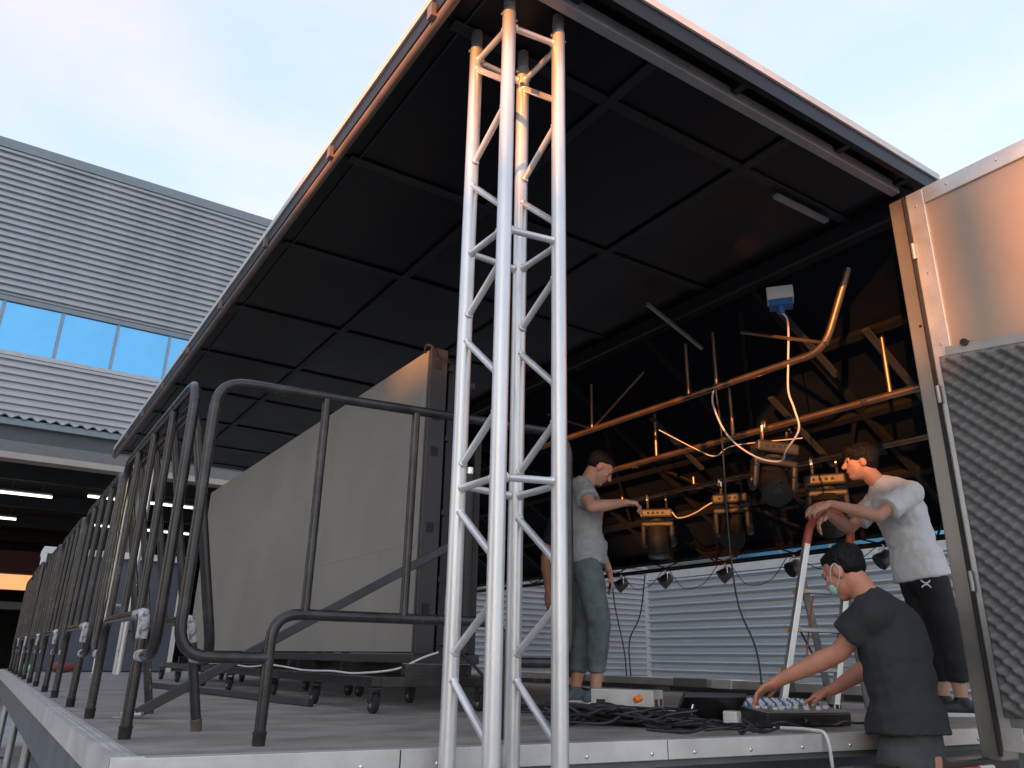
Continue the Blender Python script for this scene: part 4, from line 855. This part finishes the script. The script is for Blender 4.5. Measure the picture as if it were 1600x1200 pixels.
    # shoes
    for s_ in 'LR':
        an, to = j['an' + s_], j['to' + s_]; d = (to - an); d.z = 0; d.normalize(); a0 = V((an.x, an.y, 0))
        c = MB(); c.capsule(a0 - d * 0.05 + V((0, 0, 0.042)), a0 + d * 0.15 + V((0, 0, 0.036)), 0.043, 0.036, 14); c.capsule(a0 - d * 0.02 + V((0, 0, 0.05)), a0 + V((0, 0, 0.085)), 0.046, 0.044, 14); c.capsule(a0 + d * 0.06 + V((0, 0, 0.042)), a0 + d * 0.15 + V((0, 0, 0.034)), 0.046, 0.038, 14)
        so_ = skinned(c, 'shoe', shoe, t, 0.008, 3)
        c = MB(); sdv = V((-d.y, d.x, 0)); pts = []
        for k in range(20):
            th = 2 * math.pi * k / 20; pts.append(a0 + d * (0.05 + 0.145 * math.cos(th)) + sdv * (0.047 * math.sin(th)) + V((0, 0, 0.022)))
        c.poly(pts, 0.021); c.build('sole', 'white_plastic' if shoe != 'trouser' else 'rubber', so_)
    # hair, eyes, brows
    c = MB(); (hairfn or std_hair)(c, hc, f, u, l); skinned(c, 'hair', 'hair', t, 0.006, 2, 0.010, CH)
    for s_ in (-1, 1):
        c = MB(); c.ell(hc + l * (0.031 * s_) + f * 0.0815 + u * 0.004, (l * 0.0125, f * 0.005, u * 0.0055), 10, 8); c.build('eye', 'eye', t)
        c = MB(); c.capsule(hc + l * (0.018 * s_) + f * 0.0905 + u * 0.026, hc + l * (0.046 * s_) + f * 0.079 + u * 0.027, 0.0045, 0.003, 8); c.build('eyebrow', 'hair', t)
    c = MB(); c.capsule(hc - u * 0.057 + f * 0.091 + l * 0.017, hc - u * 0.057 + f * 0.091 - l * 0.017, 0.005, 0.005, 8); c.build('lips', 'lip', t)
    return t, j, hc, f, u, l
def std_hair(c, hc, f, u, l):
    c.ell(hc + u * 0.050 - f * 0.030, (l * 0.084, f * 0.096, u * 0.078), 20, 14)
    c.ell(hc + u * 0.015 - f * 0.050, (l * 0.079, f * 0.066, u * 0.072), 18, 12)
    c.ell(hc + u * 0.088 + f * 0.030, (l * 0.062, f * 0.052, u * 0.030), 16, 10)
def mop_hair(c, hc, f, u, l):
    c.ell(hc + u * 0.052 - f * 0.022, (l * 0.090, f * 0.108, u * 0.088), 20, 14)
    c.ell(hc + u * 0.005 - f * 0.055, (l * 0.084, f * 0.062, u * 0.070), 18, 12)
    c.ell(hc + u * 0.075 + f * 0.058, (l * 0.070, f * 0.044, u * 0.044), 16, 10)
    c.ell(hc + u * 0.050 + f * 0.080, (l * 0.055, f * 0.020, u * 0.026), 14, 10)
def crop_hair(c, hc, f, u, l):
    c.ell(hc + u * 0.046 - f * 0.028, (l * 0.080, f * 0.092, u * 0.073), 20, 14)
    c.ell(hc + u * 0.010 - f * 0.046, (l * 0.076, f * 0.063, u * 0.060), 18, 12)
    c.ell(hc + u * 0.072 + f * 0.022, (l * 0.064, f * 0.052, u * 0.036), 16, 10)

# man in grey tee and jeans, head bowed, hands on a light
person((3.48, 4.30, 0), 'man in grey t-shirt and faded jeans standing with bowed head beside the truss',
       dict(pelvis=(-0.03, 0, 0.93), waist=(-0.025, 0, 1.06), chest=(-0.05, 0, 1.29), neck=(-0.04, 0, 1.475), head=(0.085, 0.01, 1.595),
            shL=(-0.03, 0.165, 1.415), shR=(-0.065, -0.165, 1.415), elL=(0.05, 0.22, 1.14), wrL=(0.145, 0.16, 0.90), elR=(-0.02, -0.33, 1.245), wrR=(0.215, -0.20, 1.305),
            hipL=(-0.03, 0.09, 0.90), hipR=(-0.03, -0.09, 0.90), knL=(-0.02, 0.10, 0.49), knR=(0.045, -0.10, 0.50), anL=(-0.10, 0.11, 0.10), anR=(0.015, -0.10, 0.10), toL=(0.03, 0.13, 0.035), toR=(0.145, -0.11, 0.035)),
       (0.77, 0.08, -0.60), (0.6, 0, 0.8), 'skin', 'tee_grey', 'jeans', 'shoe_grey', pants_end=0.20, fit=0.010,
       hands={'L': ((0.25, 0, -0.97), (-0.9, 0, -0.2), 0.35), 'R': ((0.95, 0.2, 0.05), (0.1, 0.3, -0.9), 0.75)}, hairfn=crop_hair)
# man in white tee leaning on the ladder
pw = person((5.03, 2.76, 0), 'young man in white t-shirt and black bottoms leaning on the ladder top',
       dict(pelvis=(-0.065, 0, 0.86), waist=(-0.085, 0, 0.99), chest=(-0.135, 0, 1.20), neck=(-0.235, 0, 1.42), head=(-0.350, 0.02, 1.565),
            shL=(-0.13, -0.17, 1.325), shR=(-0.20, 0.17, 1.335), elL=(-0.385, -0.20, 1.165), wrL=(-0.615, -0.06, 1.265), elR=(-0.40, 0.20, 1.15), wrR=(-0.605, 0.03, 1.215),
            hipL=(-0.06, -0.09, 0.83), hipR=(-0.06, 0.09, 0.83), knL=(0.0, -0.11, 0.45), knR=(0.0, 0.11, 0.45), anL=(0.01, -0.10, 0.10), anR=(0.03, 0.13, 0.10), toL=(-0.12, -0.10, 0.035), toR=(-0.10, 0.15, 0.035)),
       (-0.96, 0.28, -0.05), (-0.05, 0, 1), 'skin', 'tee_white', 'shorts', 'shoe_black', pants_end=0.19, sleeve=0.70, hem=0.03, fit=0.012,
       hands={'L': ((-0.93, 0.1, -0.25), (-0.1, 0.6, -0.7), 0.45), 'R': ((-0.75, -0.2, -0.62), (-0.4, -0.2, -0.6), 0.5)}, hairfn=mop_hair)
# emblem on the shorts: two interlocked arcs
tW, jW = pw[0], pw[1]
c = MB(); o0 = jW['pelvis'] + RT * -0.075 - FH * 0.186 + V((0, 0, -0.105))
for s_ in (-1, 1):
    c.tube([o0 + RT * (0.028 * (k / 6 - 0.5) * 2) - FH * (0.006 - 0.006 * (k / 6 * 2 - 1) ** 2) + V((0, 0, s_ * (0.004 + 0.017 * (k / 6 * 2 - 1) ** 2))) for k in range(7)], 0.0045, 6)
c.build('emblem', 'white_plastic', tW)
# man in black tee bending over the mixer, seen from behind
pk = person((3.21, 2.043, GZ), 'masked man in black t-shirt bending over the deck edge, seen from behind',
       dict(pelvis=(0.075, -0.02, -0.04), waist=(0.085, 0.0, 0.11), chest=(0.095, 0.05, 0.335), neck=(0.055, 0.09, 0.545), head=(-0.045, 0.13, 0.675),
            shL=(-0.035, -0.045, 0.475), shR=(0.195, 0.20, 0.475), elL=(-0.135, 0.07, 0.325), wrL=(-0.345, 0.25, 0.205), elR=(0.16, 0.42, 0.28), wrR=(0.02, 0.58, 0.16),
            hipL=(0.015, -0.085, -0.08), hipR=(0.13, 0.05, -0.08), knL=(-0.01, -0.09, -0.50), knR=(0.12, 0.06, -0.50), anL=(0.03, -0.12, -0.90), anR=(0.15, 0.03, -0.90), toL=(-0.06, -0.04, -0.965), toR=(0.06, 0.12, -0.965)),
       (-0.52, 0.74, -0.42), (-0.25, 0.3, 0.9), 'skin_red', 'tee_black', 'trouser', 'trouser', pants_end=0.08, sleeve=0.55, fit=0.018, hem=-0.085,
       hands={'L': ((-0.72, 0.5, -0.45), (-0.3, 0.1, -0.9), 0.35), 'R': ((-0.7, 0.4, -0.3), (0, 0, -1), 0.3)}, hairfn=crop_hair)
tK, _, hc, hf_, hu_, hl_ = pk
c = MB(); c.ell(hc - hu_ * 0.048 + hf_ * 0.055, (hl_ * 0.054, hf_ * 0.050, hu_ * 0.040), 18, 12); mk = c.build('face_mask', 'mask', tK)
c = MB()
for s_ in (-1, 1):
    e = hc + hl_ * (0.086 * s_) - hf_ * 0.02
    c.tube(spline([hc + hl_ * (0.056 * s_) - hu_ * 0.030 + hf_ * 0.05, hc + hl_ * (0.080 * s_) + hu_ * 0.005 + hf_ * 0.02, e + hu_ * 0.026, e - hf_ * 0.010 - hu_ * 0.01, hc + hl_ * (0.076 * s_) - hu_ * 0.045 + hf_ * 0.005, hc + hl_ * (0.056 * s_) - hu_ * 0.065 + hf_ * 0.045]), 0.0018, 6)
c.build('ear_loop', 'white_plastic', mk)
# fourth man, mostly hidden behind truss and grey man
person((3.75, 4.90, 0), 'mostly hidden man in dark navy t-shirt behind the truss, one arm hanging',
       dict(pelvis=(0.03, 0.02, 0.88), waist=(0.0, 0.02, 1.0), chest=(-0.01, 0.02, 1.18), neck=(0.07, 0.02, 1.32), head=(0.19, 0.03, 1.38),
            shL=(0.03, 0.18, 1.27), shR=(-0.11, -0.13, 1.27), elL=(0.1, 0.25, 1.0), wrL=(0.22, 0.22, 0.85), elR=(-0.185, -0.16, 1.0), wrR=(-0.165, -0.16, 0.77),
            hipL=(0.03, 0.10, 0.86), hipR=(0.0, -0.08, 0.86), knL=(0.06, 0.12, 0.47), knR=(0.03, -0.08, 0.47), anL=(0.03, 0.12, 0.10), anR=(0.0, -0.09, 0.10), toL=(0.16, 0.14, 0.035), toR=(0.13, -0.09, 0.035)),
       (0.8, 0.1, -0.6), (0.6, 0, 0.8), 'skin', 'tee_navy', 'trouser', 'shoe_black',
       hands={'L': ((0.5, 0, -0.85), (-0.6, 0, -0.3), 0.4), 'R': ((0.12, 0, -0.99), (0.3, 0.8, 0), 0.3)}, hairfn=crop_hair)
